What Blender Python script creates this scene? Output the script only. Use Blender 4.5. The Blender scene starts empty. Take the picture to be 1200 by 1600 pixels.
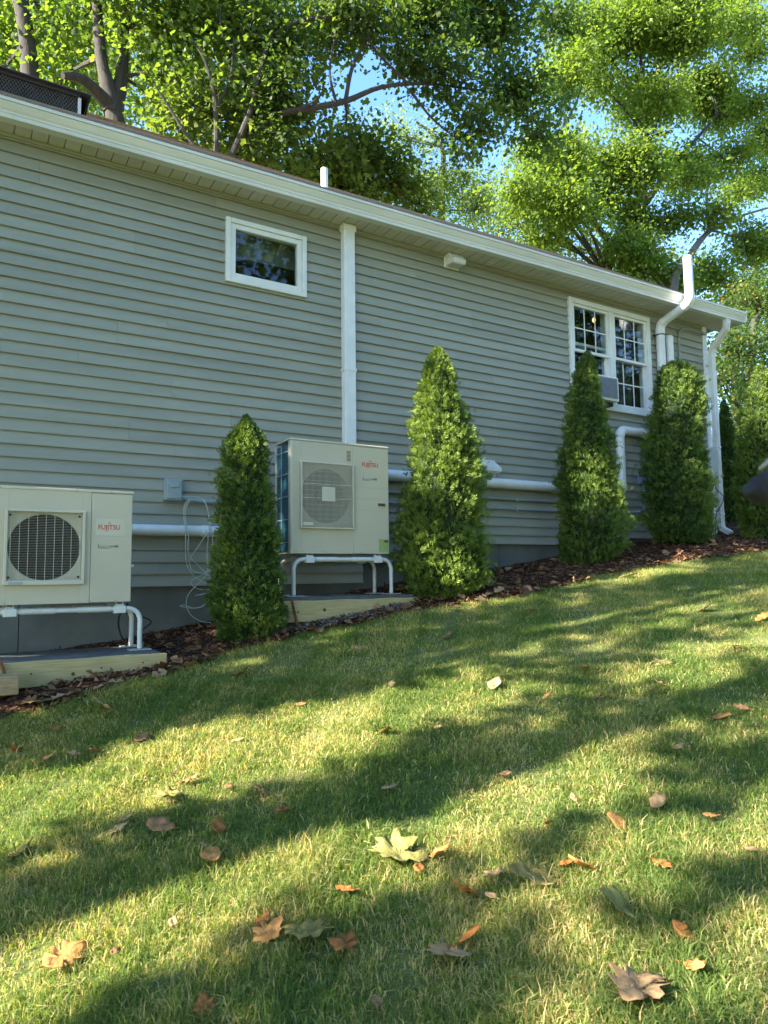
import bpy, math, random
import numpy as np
from mathutils import Vector, Matrix
random.seed(7); R = np.random.default_rng(7)
S = bpy.context.scene
C = S.collection

# ------------------------------------------------------------------ camera, sky, sun, exposure
EX = Vector((0.8555988, -0.51751218, -0.01148172)); UP = Vector((-0.03678412, -0.08290982, 0.99587795)); FW = Vector((0.51633092, 0.85164964, 0.08997377))
FPX = 1100.86
cam = bpy.data.cameras.new('camera'); camo = bpy.data.objects.new('camera', cam); C.objects.link(camo)
m = Matrix.Identity(4)
for i in range(3):
    m[i][0] = EX[i]; m[i][1] = UP[i]; m[i][2] = -FW[i]
camo.matrix_world = m
cam.sensor_fit = 'VERTICAL'; cam.sensor_height = 36; cam.sensor_width = 27
cam.lens = FPX/1600*36; cam.clip_start = .05; cam.clip_end = 2000
cam.dof.use_dof = True; cam.dof.focus_distance = 6.0; cam.dof.aperture_fstop = 8.0
S.camera = camo
SUN_E = math.radians(33); SUN_Y = .06
w = bpy.data.worlds.new('World'); S.world = w; w.use_nodes = True
nt = w.node_tree; bg = nt.nodes['Background']
sky = nt.nodes.new('ShaderNodeTexSky'); sky.sky_type = 'NISHITA'; sky.sun_disc = False
sky.sun_elevation = SUN_E; sky.sun_rotation = math.radians(-90); sky.air_density = 1.0; sky.dust_density = .3; sky.ozone_density = 2.0
hs0 = nt.nodes.new('ShaderNodeHueSaturation'); hs0.inputs['Saturation'].default_value = 1.15
nt.links.new(sky.outputs[0], hs0.inputs['Color']); nt.links.new(hs0.outputs[0], bg.inputs[0]); bg.inputs[1].default_value = .12
sl = bpy.data.lights.new('sun', 'SUN'); sl.energy = 5.0; sl.angle = math.radians(.5); sl.color = (1, .93, .80)
so = bpy.data.objects.new('sun', sl); C.objects.link(so)
sd = Vector((-math.cos(SUN_E), SUN_Y, math.sin(SUN_E))).normalized()
so.rotation_euler = sd.to_track_quat('Z', 'Y').to_euler()
S.view_settings.view_transform = 'Standard'; S.view_settings.look = 'None'; S.view_settings.gamma = 1
S.view_settings.exposure = 2.45

# ------------------------------------------------------------------ helpers
def at(px, py, y):
    """world point where the ray of an image pixel meets the plane at distance y in front of the camera's spot"""
    d = FW*FPX + EX*(px-600) + UP*(800-py)
    return d*(y/d.y)
def depth(p): return Vector(p).dot(FW)
def lerp(a, b, t): return a+(b-a)*t
def sstep(a, b, x):
    t = np.clip((x-a)/(b-a), 0, 1); return t*t*(3-2*t)

def mat(name, col, rough=.6, var=.12, scale=8, bump=0, bscale=60, col2=None, metal=0, objvar=0, stretch=None, spec=.5, detail=4):
    mt = bpy.data.materials.new(name); mt.use_nodes = True
    N = mt.node_tree.nodes; Lk = mt.node_tree.links; b = N['Principled BSDF']
    b.inputs['Roughness'].default_value = rough; b.inputs['Metallic'].default_value = metal
    b.inputs['Specular IOR Level'].default_value = spec
    tc = N.new('ShaderNodeTexCoord'); mp = N.new('ShaderNodeMapping'); Lk.new(tc.outputs['Object'], mp.inputs[0])
    if stretch: mp.inputs['Scale'].default_value = stretch
    if objvar:
        oi = N.new('ShaderNodeObjectInfo'); cx = N.new('ShaderNodeVectorMath'); cx.operation = 'SCALE'; cx.inputs['Scale'].default_value = 37
        cmb = N.new('ShaderNodeCombineXYZ')
        for i in range(3): Lk.new(oi.outputs['Random'], cmb.inputs[i])
        Lk.new(cmb.outputs[0], cx.inputs[0]); Lk.new(cx.outputs[0], mp.inputs['Location'])
    n = N.new('ShaderNodeTexNoise'); n.inputs['Scale'].default_value = scale; n.inputs['Detail'].default_value = detail; Lk.new(mp.outputs[0], n.inputs[0])
    r = N.new('ShaderNodeMapRange'); r.inputs[1].default_value = .3; r.inputs[2].default_value = .7; Lk.new(n.outputs[0], r.inputs[0])
    c2 = col2 or tuple(c*(1-var*2) for c in col); c1 = col if col2 else tuple(min(1, c*(1+var)) for c in col)
    mx = N.new('ShaderNodeMix'); mx.data_type = 'RGBA'; mx.inputs[6].default_value = (*c1, 1); mx.inputs[7].default_value = (*c2, 1)
    Lk.new(r.outputs[0], mx.inputs[0]); out = mx.outputs[2]
    if objvar:
        hs = N.new('ShaderNodeHueSaturation'); mr = N.new('ShaderNodeMapRange'); mr.inputs[3].default_value = 1-objvar; mr.inputs[4].default_value = 1+objvar
        Lk.new(oi.outputs['Random'], mr.inputs[0]); Lk.new(mr.outputs[0], hs.inputs['Value']); Lk.new(out, hs.inputs['Color']); out = hs.outputs[0]
    Lk.new(out, b.inputs['Base Color'])
    if bump:
        n2 = N.new('ShaderNodeTexNoise'); n2.inputs['Scale'].default_value = bscale; n2.inputs['Detail'].default_value = 5; Lk.new(mp.outputs[0], n2.inputs[0])
        bp = N.new('ShaderNodeBump'); bp.inputs['Strength'].default_value = bump; bp.inputs['Distance'].default_value = .01
        Lk.new(n2.outputs[0], bp.inputs['Height']); Lk.new(bp.outputs[0], b.inputs['Normal'])
    return mt

def leafmat(name, c1, c2, tr=.4, trcol=None, rough=.55, spec=.35, accent=None, acc_at=.97):
    mt = bpy.data.materials.new(name); mt.use_nodes = True
    N = mt.node_tree.nodes; Lk = mt.node_tree.links; b = N['Principled BSDF']; o = N['Material Output']
    a = N.new('ShaderNodeAttribute'); a.attribute_name = 'rnd'
    ramp = N.new('ShaderNodeValToRGB'); e = ramp.color_ramp.elements
    e[0].color = (*c1, 1); e[1].color = (*c2, 1)
    if accent:
        e[1].position = acc_at-.02; x = e.new(acc_at); x.color = (*accent, 1)
    Lk.new(a.outputs['Fac'], ramp.inputs[0]); Lk.new(ramp.outputs[0], b.inputs['Base Color'])
    b.inputs['Roughness'].default_value = rough; b.inputs['Specular IOR Level'].default_value = spec
    t = N.new('ShaderNodeBsdfTranslucent')
    mm = N.new('ShaderNodeMix'); mm.data_type = 'RGBA'; mm.blend_type = 'MULTIPLY'; mm.inputs[0].default_value = 1
    tcx = trcol or (2.2, 2.3, .9); mm.inputs[7].default_value = (*tcx, 1); Lk.new(ramp.outputs[0], mm.inputs[6]); Lk.new(mm.outputs[2], t.inputs[0])
    mx = N.new('ShaderNodeMixShader'); mx.inputs[0].default_value = tr
    Lk.new(b.outputs[0], mx.inputs[1]); Lk.new(t.outputs[0], mx.inputs[2]); Lk.new(mx.outputs[0], o.inputs[0])
    return mt

class MB:
    def __init__(s): s.v = []; s.f = []
    def add(s, vs, fs):
        n = len(s.v); s.v += [tuple(p) for p in vs]; s.f += [tuple(i+n for i in f) for f in fs]; return s
    def box(s, x0, x1, y0, y1, z0, z1):
        return s.add([(x, y, z) for x in (x0, x1) for y in (y0, y1) for z in (z0, z1)],
                     [(0, 1, 3, 2), (4, 6, 7, 5), (0, 4, 5, 1), (2, 3, 7, 6), (0, 2, 6, 4), (1, 5, 7, 3)])
    def prism(s, prof, x0, x1, f0=0, f1=0):
        """profile in (y,z) swept along x; f0, f1 shift y at the ends"""
        n = len(prof)
        vs = [(x0, y+f0, z) for y, z in prof]+[(x1, y+f1, z) for y, z in prof]
        return s.add(vs, [(i, (i+1) % n, n+(i+1) % n, n+i) for i in range(n)]+[tuple(range(n))[::-1], tuple(range(n, 2*n))])
    def tube(s, pts, r, n=10, cap=True):
        pts = [Vector(p) for p in pts]; rs = r if isinstance(r, (list, tuple)) else [r]*len(pts)
        base = len(s.v); up = None
        for i, p in enumerate(pts):
            t = (pts[min(i+1, len(pts)-1)]-pts[max(i-1, 0)]).normalized()
            if up is None:
                up = Vector((0, 0, 1)) if abs(t.z) < .9 else Vector((1, 0, 0))
            a = t.cross(up).normalized(); b2 = a.cross(t).normalized(); up = b2
            for k in range(n):
                g = 2*math.pi*k/n; s.v.append(tuple(p+(a*math.cos(g)+b2*math.sin(g))*rs[i]))
        for i in range(len(pts)-1):
            for k in range(n):
                q = base+i*n; s.f.append((q+k, q+(k+1) % n, q+n+(k+1) % n, q+n+k))
        if cap:
            s.f.append(tuple(base+k for k in range(n))[::-1]); q = base+(len(pts)-1)*n; s.f.append(tuple(q+k for k in range(n)))
        return s
    def disc(s, c, r, y0, y1, n=32, r_in=0):
        """disc or ring facing -y, from y0 (front) to y1"""
        cx, cz = c
        P = [(cx+r*math.cos(2*math.pi*k/n), cz+r*math.sin(2*math.pi*k/n)) for k in range(n)]
        if r_in:
            Q = [(cx+r_in*math.cos(2*math.pi*k/n), cz+r_in*math.sin(2*math.pi*k/n)) for k in range(n)]
            vs = [(x, y0, z) for x, z in P]+[(x, y0, z) for x, z in Q]+[(x, y1, z) for x, z in P]+[(x, y1, z) for x, z in Q]
            fs = []
            for k in range(n):
                j = (k+1) % n
                fs += [(k, j, n+j, n+k), (2*n+k, 3*n+k, 3*n+j, 2*n+j), (k, 2*n+k, 2*n+j, j), (n+k, n+j, 3*n+j, 3*n+k)]
            return s.add(vs, fs)
        return s.add([(x, y0, z) for x, z in P]+[(x, y1, z) for x, z in P],
                     [tuple(range(n)), tuple(range(n, 2*n))[::-1]]+[(k, n+k, n+(k+1) % n, (k+1) % n) for k in range(n)])
    def build(s, name, mt, parent=None, smooth=False, bevel=0, loc=None, segs=2):
        me = bpy.data.meshes.new(name); me.from_pydata(s.v, [], s.f); me.validate()
        me.materials.append(mt)
        o = bpy.data.objects.new(name, me); C.objects.link(o)
        if smooth:
            me.shade_smooth(); me.set_sharp_from_angle(angle=math.radians(38))
        if bevel:
            b = o.modifiers.new('bevel', 'BEVEL'); b.width = bevel; b.segments = segs; b.limit_method = 'ANGLE'
        if loc: o.location = loc
        if parent: o.parent = parent
        return o

def npmesh(name, V, F, mt, parent=None, rnd=None, smooth=False):
    """V (n,3) and F (m,3) arrays to one mesh object"""
    me = bpy.data.meshes.new(name); V = np.asarray(V, np.float32); F = np.asarray(F, np.int32)
    me.vertices.add(len(V)); me.vertices.foreach_set('co', V.ravel())
    me.loops.add(F.size); me.loops.foreach_set('vertex_index', F.ravel())
    me.polygons.add(len(F)); me.polygons.foreach_set('loop_start', np.arange(0, F.size, F.shape[1], dtype=np.int32))
    try: me.polygons.foreach_set('loop_total', np.full(len(F), F.shape[1], np.int32))
    except Exception: pass
    if rnd is not None:
        a = me.attributes.new('rnd', 'FLOAT', 'POINT'); a.data.foreach_set('value', np.asarray(rnd, np.float32))
    me.update(calc_edges=True); me.materials.append(mt)
    if smooth: me.shade_smooth()
    o = bpy.data.objects.new(name, me); C.objects.link(o)
    if parent: o.parent = parent
    return o

def unit(a): return a/np.maximum(np.linalg.norm(a, axis=-1, keepdims=True), 1e-9)
def scatter(T, TF, cen, d, n, size, rnd):
    """template T (k,3): x across, y along d, z along normal n"""
    d = unit(d); x = unit(np.cross(d, n)); n = np.cross(x, d)
    k = len(T); s = size[:, None, None]
    V = cen[:, None, :]+s*(T[None, :, 0:1]*x[:, None]+T[None, :, 1:2]*d[:, None]+T[None, :, 2:3]*n[:, None])
    F = (TF[None]+(np.arange(len(cen))*k)[:, None, None]).reshape(-1, 3)
    return V.reshape(-1, 3), F, np.repeat(rnd, k)

def tag(o, label, cat, group=None, kind=None):
    o['label'] = label; o['category'] = cat
    if group: o['group'] = group
    if kind: o['kind'] = kind
    return o
def empty(name, loc=(0, 0, 0)):
    o = bpy.data.objects.new(name, None); C.objects.link(o); o.location = loc; o.empty_display_size = .2; return o
def thing(name, label, cat, loc=(0, 0, 0), group=None): return tag(empty(name, loc), label, cat, group)
def part(o, parent):
    o.parent = parent; o.matrix_parent_inverse = Matrix.Translation(-Vector(parent.location)); return o

def noise2(x, y, s=0):
    return (np.sin(x*1.7+s)*np.cos(y*2.3-s*1.3)+.5*np.sin(x*4.1-y*3.3+s*2)+.25*np.sin(x*9.3+y*7.7+s))/1.75
# ------------------------------------------------------------------ ground shape
DX = [-3, 0, 1.2, 2.0, 3.0, 4.0, 5.1, 7.3, 9.1, 11]; DZ = [.0, .03, .02, .05, .075, .09, .07, .09, .0, 0]
def gz(x, y):
    x = np.asarray(x, float); y = np.asarray(y, float)
    xx = np.where(x > 13, 13+(x-13)*.25, np.where(x < -9, -9+(x+9)*.2, x)); yy = np.where(y > 9, 9+(y-9)*.1, np.where(y < -5, -5+(y+5)*.2, y))
    xx = np.clip(xx, -30, 30)
    z = -1.29+.13*xx+.1*yy
    z = z+np.interp(x, DX, DZ)*sstep(3.9, 5.2, y)
    z = z+.04*np.exp(-((x-.4)/.9)**2-((y-4.75)/.4)**2)
    z = z+.012*noise2(x*1.3, y*1.3)*sstep(30, 10, np.abs(x))
    return z
def ground(px, py):
    d = FW*FPX+EX*(px-600)+UP*(800-py); d = d.normalized(); t = .6
    while t < 40:
        p = d*t
        if p.z < float(gz(p.x, p.y)): return p
        t += .01
    return d*t

# ------------------------------------------------------------------ materials
M = {}
M['siding'] = mat('siding', (.318, .318, .262), .5, .07, 2.2, .15, 45, objvar=.04, stretch=(.3, 1, 3))
M['white'] = mat('white_vinyl', (.74, .74, .72), .42, .05, 5)
M['pvc'] = mat('pvc_pipe', (.78, .79, .80), .32, .05, 6)
M['trim'] = mat('white_frame', (.76, .76, .74), .38, .04, 5)
M['soffit'] = mat('soffit_vinyl', (.60, .57, .51), .5, .05, 4, objvar=.04)
M['gutter'] = mat('gutter_metal', (.74, .73, .70), .35, .07, 3, stretch=(.4, 3, 3))
M['shingle'] = mat('shingle', (.34, .26, .19), .95, .3, 45, .6, 200, col2=(.17, .125, .09))
M['concrete'] = mat('foundation', (.165, .172, .155), .85, .15, 5, .4, 60, col2=(.115, .124, .112))
M['acmetal'] = mat('beige_metal', (.54, .49, .385), .42, .03, 2)
M['aclight'] = mat('beige_plastic', (.57, .535, .44), .4, .03, 2)
M['black'] = mat('black_plastic', (.012, .012, .013), .5, .1, 8)
M['dark'] = mat('dark_recess', (.02, .02, .022), .8, .1, 8)
M['fan'] = mat('fan_plastic', (.013, .013, .016), .6, .1, 8, spec=.2)
M['coil'] = mat('blue_coil', (.02, .13, .20), .42, .25, 14, .3, 150, stretch=(1, 1, 6))
M['stand'] = mat('stand_steel', (.62, .63, .63), .4, .05, 8)
M['wood'] = mat('pine', (.52, .42, .22), .75, .12, 6, .3, 60, col2=(.38, .30, .13), stretch=(1.1, 14, 14))
M['wood2'] = mat('cut_lumber', (.44, .31, .16), .8, .15, 8, .3, 60, col2=(.26, .19, .1), stretch=(3, 12, 12))
M['knot'] = mat('knot', (.13, .065, .025), .8, .2, 30)
M['rust'] = mat('rusty_stake', (.19, .075, .03), .85, .25, 30)
M['pad'] = mat('pad', (.10, .10, .105), .8, .15, 10, .3, 80)
M['box'] = mat('grey_box', (.30, .37, .40), .45, .06, 5)
M['bluebox'] = mat('blue_grey_box', (.30, .40, .56), .45, .06, 5)
M['conduit'] = mat('grey_conduit', (.27, .31, .33), .45, .06, 5)
M['cable'] = mat('pale_cable', (.50, .58, .50), .5, .1, 9)
M['grey'] = mat('grey_metal', (.36, .38, .36), .5, .06, 5)
M['screen'] = mat('ac_grille', (.30, .34, .44), .5, .08, 20)
M['bark'] = mat('bark', (.062, .052, .043), .95, .25, 12, .8, 30, col2=(.034, .028, .024), stretch=(1, 1, .25))
M['bark2'] = mat('pale_bark', (.14, .125, .11), .95, .2, 10, .6, 30, col2=(.07, .06, .055), stretch=(1, 1, .3))
M['lattice'] = mat('black_mesh', (.035, .032, .035), .5, .1, 20)
M['cloth'] = mat('dark_cloth', (.011, .010, .014), .85, .2, 30, .3, 90)
M['cloth2'] = mat('pale_cloth', (.28, .29, .33), .8, .1, 20)
M['red'] = mat('red_print', (.62, .07, .035), .5, .02, 5)
M['ink'] = mat('dark_print', (.05, .055, .06), .5, .02, 5)
M['inkpale'] = mat('grey_print', (.30, .31, .31), .5, .02, 5)
M['energy'] = mat('green_label', (.22, .33, .09), .4, .25, 40, col2=(.36, .42, .2))
M['room'] = mat('room_wall', (.06, .06, .065), .9, .2, 2)
M['curtain'] = mat('curtain', (.075, .075, .08), .9, .3, 6, stretch=(6, 6, .2))
M['blind'] = mat('blind', (.16, .18, .17), .9, .2, 6)

def glass():
    mt = bpy.data.materials.new('window_glass'); mt.use_nodes = True; N = mt.node_tree.nodes; Lk = mt.node_tree.links
    for n in list(N):
        if n.type != 'OUTPUT_MATERIAL': N.remove(n)
    g = N.new('ShaderNodeBsdfGlossy'); g.inputs['Roughness'].default_value = .02; g.inputs[0].default_value = (.9, .95, 1, 1)
    t = N.new('ShaderNodeBsdfTransparent'); t.inputs[0].default_value = (.82, .86, .85, 1)
    f = N.new('ShaderNodeFresnel'); f.inputs[0].default_value = 1.7
    nz = N.new('ShaderNodeTexNoise'); nz.inputs['Scale'].default_value = 3; bp = N.new('ShaderNodeBump'); bp.inputs['Strength'].default_value = .03; bp.inputs['Distance'].default_value = .02
    Lk.new(nz.outputs[0], bp.inputs['Height']); Lk.new(bp.outputs[0], g.inputs['Normal'])
    ge = N.new('ShaderNodeNewGeometry'); mu = N.new('ShaderNodeMath'); mu.operation = 'SUBTRACT'; mu.use_clamp = True; Lk.new(f.outputs[0], mu.inputs[0]); Lk.new(ge.outputs['Backfacing'], mu.inputs[1])
    x = N.new('ShaderNodeMixShader'); Lk.new(mu.outputs[0], x.inputs[0]); Lk.new(t.outputs[0], x.inputs[1]); Lk.new(g.outputs[0], x.inputs[2])
    Lk.new(x.outputs[0], N['Material Output'].inputs[0]); return mt
M['glass'] = glass()

def lawnmat():
    mt = mat('lawn_soil', (.07, .10, .028), .95, .2, 2.2, .6, 90, col2=(.15, .15, .055), detail=8, spec=.08); return mt
M['lawn'] = lawnmat()
M['mulch'] = mat('mulch', (.085, .042, .025), .95, .3, 30, 1.0, 120, col2=(.025, .014, .01), detail=8, spec=.08)
M['chip'] = leafmat('mulch_chip', (.05, .025, .015), (.27, .13, .07), 0.0, rough=.95, spec=.1)
M['pebble'] = leafmat('pebble', (.12, .12, .11), (.3, .29, .27), 0.0, rough=.8)
M['grass'] = leafmat('grass_blade', (.085, .150, .036), (.265, .315, .08), .45, (1.6, 1.6, .7), rough=.65, spec=.18, accent=(.56, .44, .21), acc_at=.86)
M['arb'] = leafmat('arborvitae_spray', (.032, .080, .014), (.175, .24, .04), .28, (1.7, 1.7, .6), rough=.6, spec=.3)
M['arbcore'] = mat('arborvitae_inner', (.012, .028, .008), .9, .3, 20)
M['oak'] = leafmat('oak_leaf', (.05, .092, .02), (.135, .185, .036), .5, (2.3, 2.3, .8))
M['maple'] = leafmat('maple_leaf', (.034, .070, .022), (.11, .15, .035), .5, (2.3, 2.2, .7))
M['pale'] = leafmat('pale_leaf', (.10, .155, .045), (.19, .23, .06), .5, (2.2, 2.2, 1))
M['wood_leaf'] = leafmat('woodland_leaf', (.05, .088, .022), (.13, .165, .04), .5, (2.1, 2.0, .8), accent=(.40, .22, .04), acc_at=.985)
M['turn'] = leafmat('turning_leaf', (.038, .08, .02), (.09, .135, .03), .5, (2.0, 2.0, .8), accent=(.45, .24, .06), acc_at=.95)

# ------------------------------------------------------------------ ground, lawn, mulch bed
def grid(xs, ys, zf, name, mt):
    X, Y = np.meshgrid(xs, ys); Z = zf(X, Y); nx, ny = len(xs), len(ys)
    V = np.stack([X, Y, Z], -1).reshape(-1, 3); i = np.arange(nx*ny).reshape(ny, nx)
    F = np.stack([i[:-1, :-1], i[:-1, 1:], i[1:, 1:], i[1:, :-1]], -1).reshape(-1, 4)
    return npmesh(name, V, F, mt, smooth=True)
xs = np.concatenate([np.linspace(-400, -12, 20), np.linspace(-10, 14, 121), np.linspace(16, 400, 24)])
ys = np.concatenate([np.linspace(-400, -8, 20), np.linspace(-6, 10, 81), np.linspace(12, 600, 30)])
g = grid(xs, ys, gz, 'lawn', M['lawn']); g['kind'] = 'structure'

EB = [(-4, 4.0), (-1, 4.3), (.24, 4.46), (.75, 4.58), (1.21, 4.80), (1.8, 4.93), (2.3, 4.97), (2.9, 4.95), (3.5, 4.93), (4.2, 4.72), (4.8, 4.82), (5.4, 4.88), (6.2, 4.84), (7.4, 4.62), (8.6, 4.4), (10, 4.2), (14, 4.0)]
EBx = [e[0] for e in EB]; EBy = [e[1] for e in EB]
def edge(x): return np.interp(x, EBx, EBy)+.05*noise2(np.asarray(x)*5, 0)+.02*noise2(np.asarray(x)*17, 3)
def mulch():
    xs = np.linspace(-4, 14, 361); ts = np.linspace(0, 1, 22); X = np.repeat(xs[None], 22, 0)
    E = edge(xs)[None]; Y = E+(np.where(xs < 9.2, 6.083, 7.6)[None]-E)*ts[:, None]
    Z = gz(X, Y)+.022*np.minimum(ts*8, 1)[:, None]-.004+.008*noise2(X*9, Y*9)*np.minimum(ts*8, 1)[:, None]
    V = np.stack([X, Y, Z], -1).reshape(-1, 3); i = np.arange(22*361).reshape(22, 361)
    F = np.stack([i[:-1, :-1], i[:-1, 1:], i[1:, 1:], i[1:, :-1]], -1).reshape(-1, 4)
    o = npmesh('mulch_bed', V, F, M['mulch'], smooth=True); o['kind'] = 'structure'
mulch()
def shards(name, n, mt, szr, xr, yf, lift, label, cat, rndf=None, flat=.25):
    x = R.uniform(*xr, n); t = R.uniform(0, 1, n); y = yf(x, t); z = gz(x, y)+lift+R.uniform(0, .02, n)
    T = np.array([(-.2, 0, 0), (.22, .05, .05), (.15, 1, .02), (-.12, .9, 0), (0, .45, .22)]); TF = np.array([(0, 1, 4), (1, 2, 4), (2, 3, 4), (3, 0, 4)])
    d = R.normal(size=(n, 3)); d[:, 2] *= flat; nn = R.normal(size=(n, 3))*.5+np.array([0, 0, 1.])
    rnd = R.random(n)**2 if rndf is None else rndf(n)
    V, F, r = scatter(T, TF, np.stack([x, y, z], 1), d, nn, R.uniform(*szr, n), rnd)
    o = npmesh(name, V, F, mt, rnd=r); o['kind'] = 'stuff'; o['label'] = label; o['category'] = cat
shards('mulch_chips', 26000, M['chip'], (.015, .055), (-.5, 12.5), lambda x, t: edge(x)-.03+(np.where(x < 9.2, 6.06, 7.4)-edge(x))*t, .012, 'loose dark brown bark mulch chips along the foot of the house wall', 'mulch')
shards('gravel', 900, M['pebble'], (.012, .03), (1.9, 3.3), lambda x, t: 5.0+.24*t, .022, 'pale grey gravel scattered below the right timber board', 'gravel')

def leafy(name, n, cen_y, label, sz=(.05, .11)):
    x = R.uniform(-.2, 12, n); y = cen_y(x, R.random(n)); z = gz(x, y)+.035
    T = np.array([(0, 0, 0), (.18, .1, .05), (.42, .35, .12), (.25, .5, .03), (.38, .8, .1), (0, 1, .02), (-.35, .75, .14), (-.22, .5, .02), (-.45, .3, .15), (-.16, .08, .03), (0, .5, -.03)])
    TF = np.array([(i, (i+1) % 10, 10) for i in range(10)])
    d = R.normal(size=(n, 3)); d[:, 2] *= .3; nn = R.normal(size=(n, 3))*.35+np.array([0, 0, 1.])
    V, F, r = scatter(T, TF, np.stack([x, y, z], 1), d, nn, R.uniform(*sz, n), R.random(n))
    o = npmesh(name, V, F, M['litter'], rnd=r); o['kind'] = 'stuff'; o['label'] = label; o['category'] = 'leaf litter'
M['litter'] = leafmat('leaf_litter', (.12, .05, .022), (.42, .27, .14), .2, (1.3, 1.1, .8), rough=.7)
leafy('leaf_litter', 620, lambda x, t: edge(x)+(t**1.6)*1.1-.04, 'small dry brown leaves strewn over the mulch bed')

# grass blades, as one mesh
def grass():
    Vs, Fs, Rs = [], [], []; off = 0
    def region(n, dmin, dmax, h, wd, lod):
        nonlocal off
        xm_ = {3: 3.2, 2: 5.5, 1: 13}[lod]; nn_ = n*(6 if lod > 1 else 4); x = R.uniform(-.4, xm_, nn_); y = R.uniform(.2, 5.6, nn_)
        P = np.stack([x, y, gz(x, y)], 1); dp = P@np.array(FW); u = (P@np.array(EX))/dp*FPX; v = (P@np.array(UP))/dp*FPX
        ok = (dp > dmin) & (dp < dmax) & (abs(u) < 670) & (v > -900) & (y < edge(x)+.03+R.normal(size=nn_)*.035)
        pt = noise2(x*2.3, y*2.3, 4)+.6*noise2(x*6, y*6, 9); ok &= R.random(nn_) < np.clip(.8+.4*pt, .4, 1)
        P = P[ok][:n]; pt = pt[ok][:n]; k = len(P)
        print('grass', k, n)
        ht = h*R.uniform(.4, 1.2, k)*(1+.45*pt+.35*np.clip(noise2(x[ok][:n]*11, y[ok][:n]*11, 6), 0, 1))*(1+.5*(R.random(k) < .06)); a = R.uniform(0, 2*math.pi, k); lean = R.uniform(.25, 1.3, k)
        dx = np.stack([np.cos(a), np.sin(a), np.zeros(k)], 1); b = R.uniform(0, 2*math.pi, k); wx = np.stack([np.cos(b), np.sin(b), np.zeros(k)], 1)*wd*R.uniform(.6, 1.3, k)[:, None]
        up = np.array([0, 0, 1.]); P = P-up*.004
        p1 = P+up*(ht*.55)[:, None]+dx*(ht*lean*.25)[:, None]; p2 = P+up*(ht*np.maximum(1-.45*lean, .3))[:, None]+dx*(ht*lean*.85)[:, None]
        if lod == 3: V = np.stack([P-wx, P+wx, p1-wx*.8, p1+wx*.8, p2], 1); T_ = [(0, 1, 3), (0, 3, 2), (2, 3, 4)]
        elif lod == 2: V = np.stack([P-wx, p1+wx, p1-wx, p2], 1); T_ = [(0, 1, 2), (2, 1, 3)]
        else: V = np.stack([P-wx, P+wx, p2], 1); T_ = [(0, 1, 2)]
        q = V.shape[1]; V = V.reshape(-1, 3)
        F = (np.array(T_)[None]+(np.arange(k)*q)[:, None, None]).reshape(-1, 3)
        dry = noise2(P[:, 0]*1.6+7, P[:, 1]*1.6, 2)+.7*noise2(P[:, 0]*5, P[:, 1]*5, 5)
        r = np.clip(.42+.2*dry+R.normal(size=k)*.2, 0, .84); dead = R.random(k) < np.clip(.21+.30*dry, .05, .65); r[dead] = 1
        Vs.append(V); Fs.append(F+off); Rs.append(np.repeat(r, q)); off += len(V)
    region(165000, .9, 2.4, .050, .0015, 3)
    region(205000, 2.4, 4.4, .045, .0019, 2)
    region(290000, 4.4, 14, .040, .0034, 1)
    o = npmesh('grass', np.concatenate(Vs), np.concatenate(Fs), M['grass'], rnd=np.concatenate(Rs))
    o['kind'] = 'stuff'; o['label'] = 'short green lawn grass with dry straw patches on the slope'; o['category'] = 'grass'
grass()

# ------------------------------------------------------------------ house
WY = 6.083; Z0 = 3.487; LAP = .1016; XR = 9.16; XL = -4.0; SOF = 3.535
house = thing('house', 'single storey house with sage grey lap siding and white gutter', 'house', (0, WY, -.6))
def hp(mb, name, m_, parent=None, **k):
    o = mb.build(name, m_, **k)
    if parent is None: part(o, house)
    else: o.parent = parent
    return o
W1 = (2.005, 2.815, 2.698, 3.312); W2 = (6.385, 7.90, 2.085, 3.432)
HOLES = [(W1[0]+.02, W1[1]-.02, W1[2]+.02, W1[3]-.02), (W2[0]+.02, W2[1]-.02, W2[2]+.02, W2[3]-.02)]
def bottom(x): return 35 if x < 3.43 else (33 if x < 4.6 else (31 if x < 7.1 else 30))
def sboard(x0, x1, zb, zt, proud=0):
    # lap profile: butt edge stands 13 mm proud at the bottom
    y0 = WY-.020-proud; y1 = WY-.003-proud*.3
    pr = [(y0, zb), (y0+.0005, zb+.012), (y1, zt), (WY+.02, zt), (WY+.02, zb+.001), (y1+.0005, zb+.001), (y1+.0005, zb+.018), (y0+.003, zb+.018), (y0+.003, zb)]
    if zt-zb < .03: pr = [(y0, zb), (y1, zt), (WY+.02, zt), (WY+.02, zb)]
    mb = MB(); mb.prism(pr, x0, x1); return mb
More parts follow.
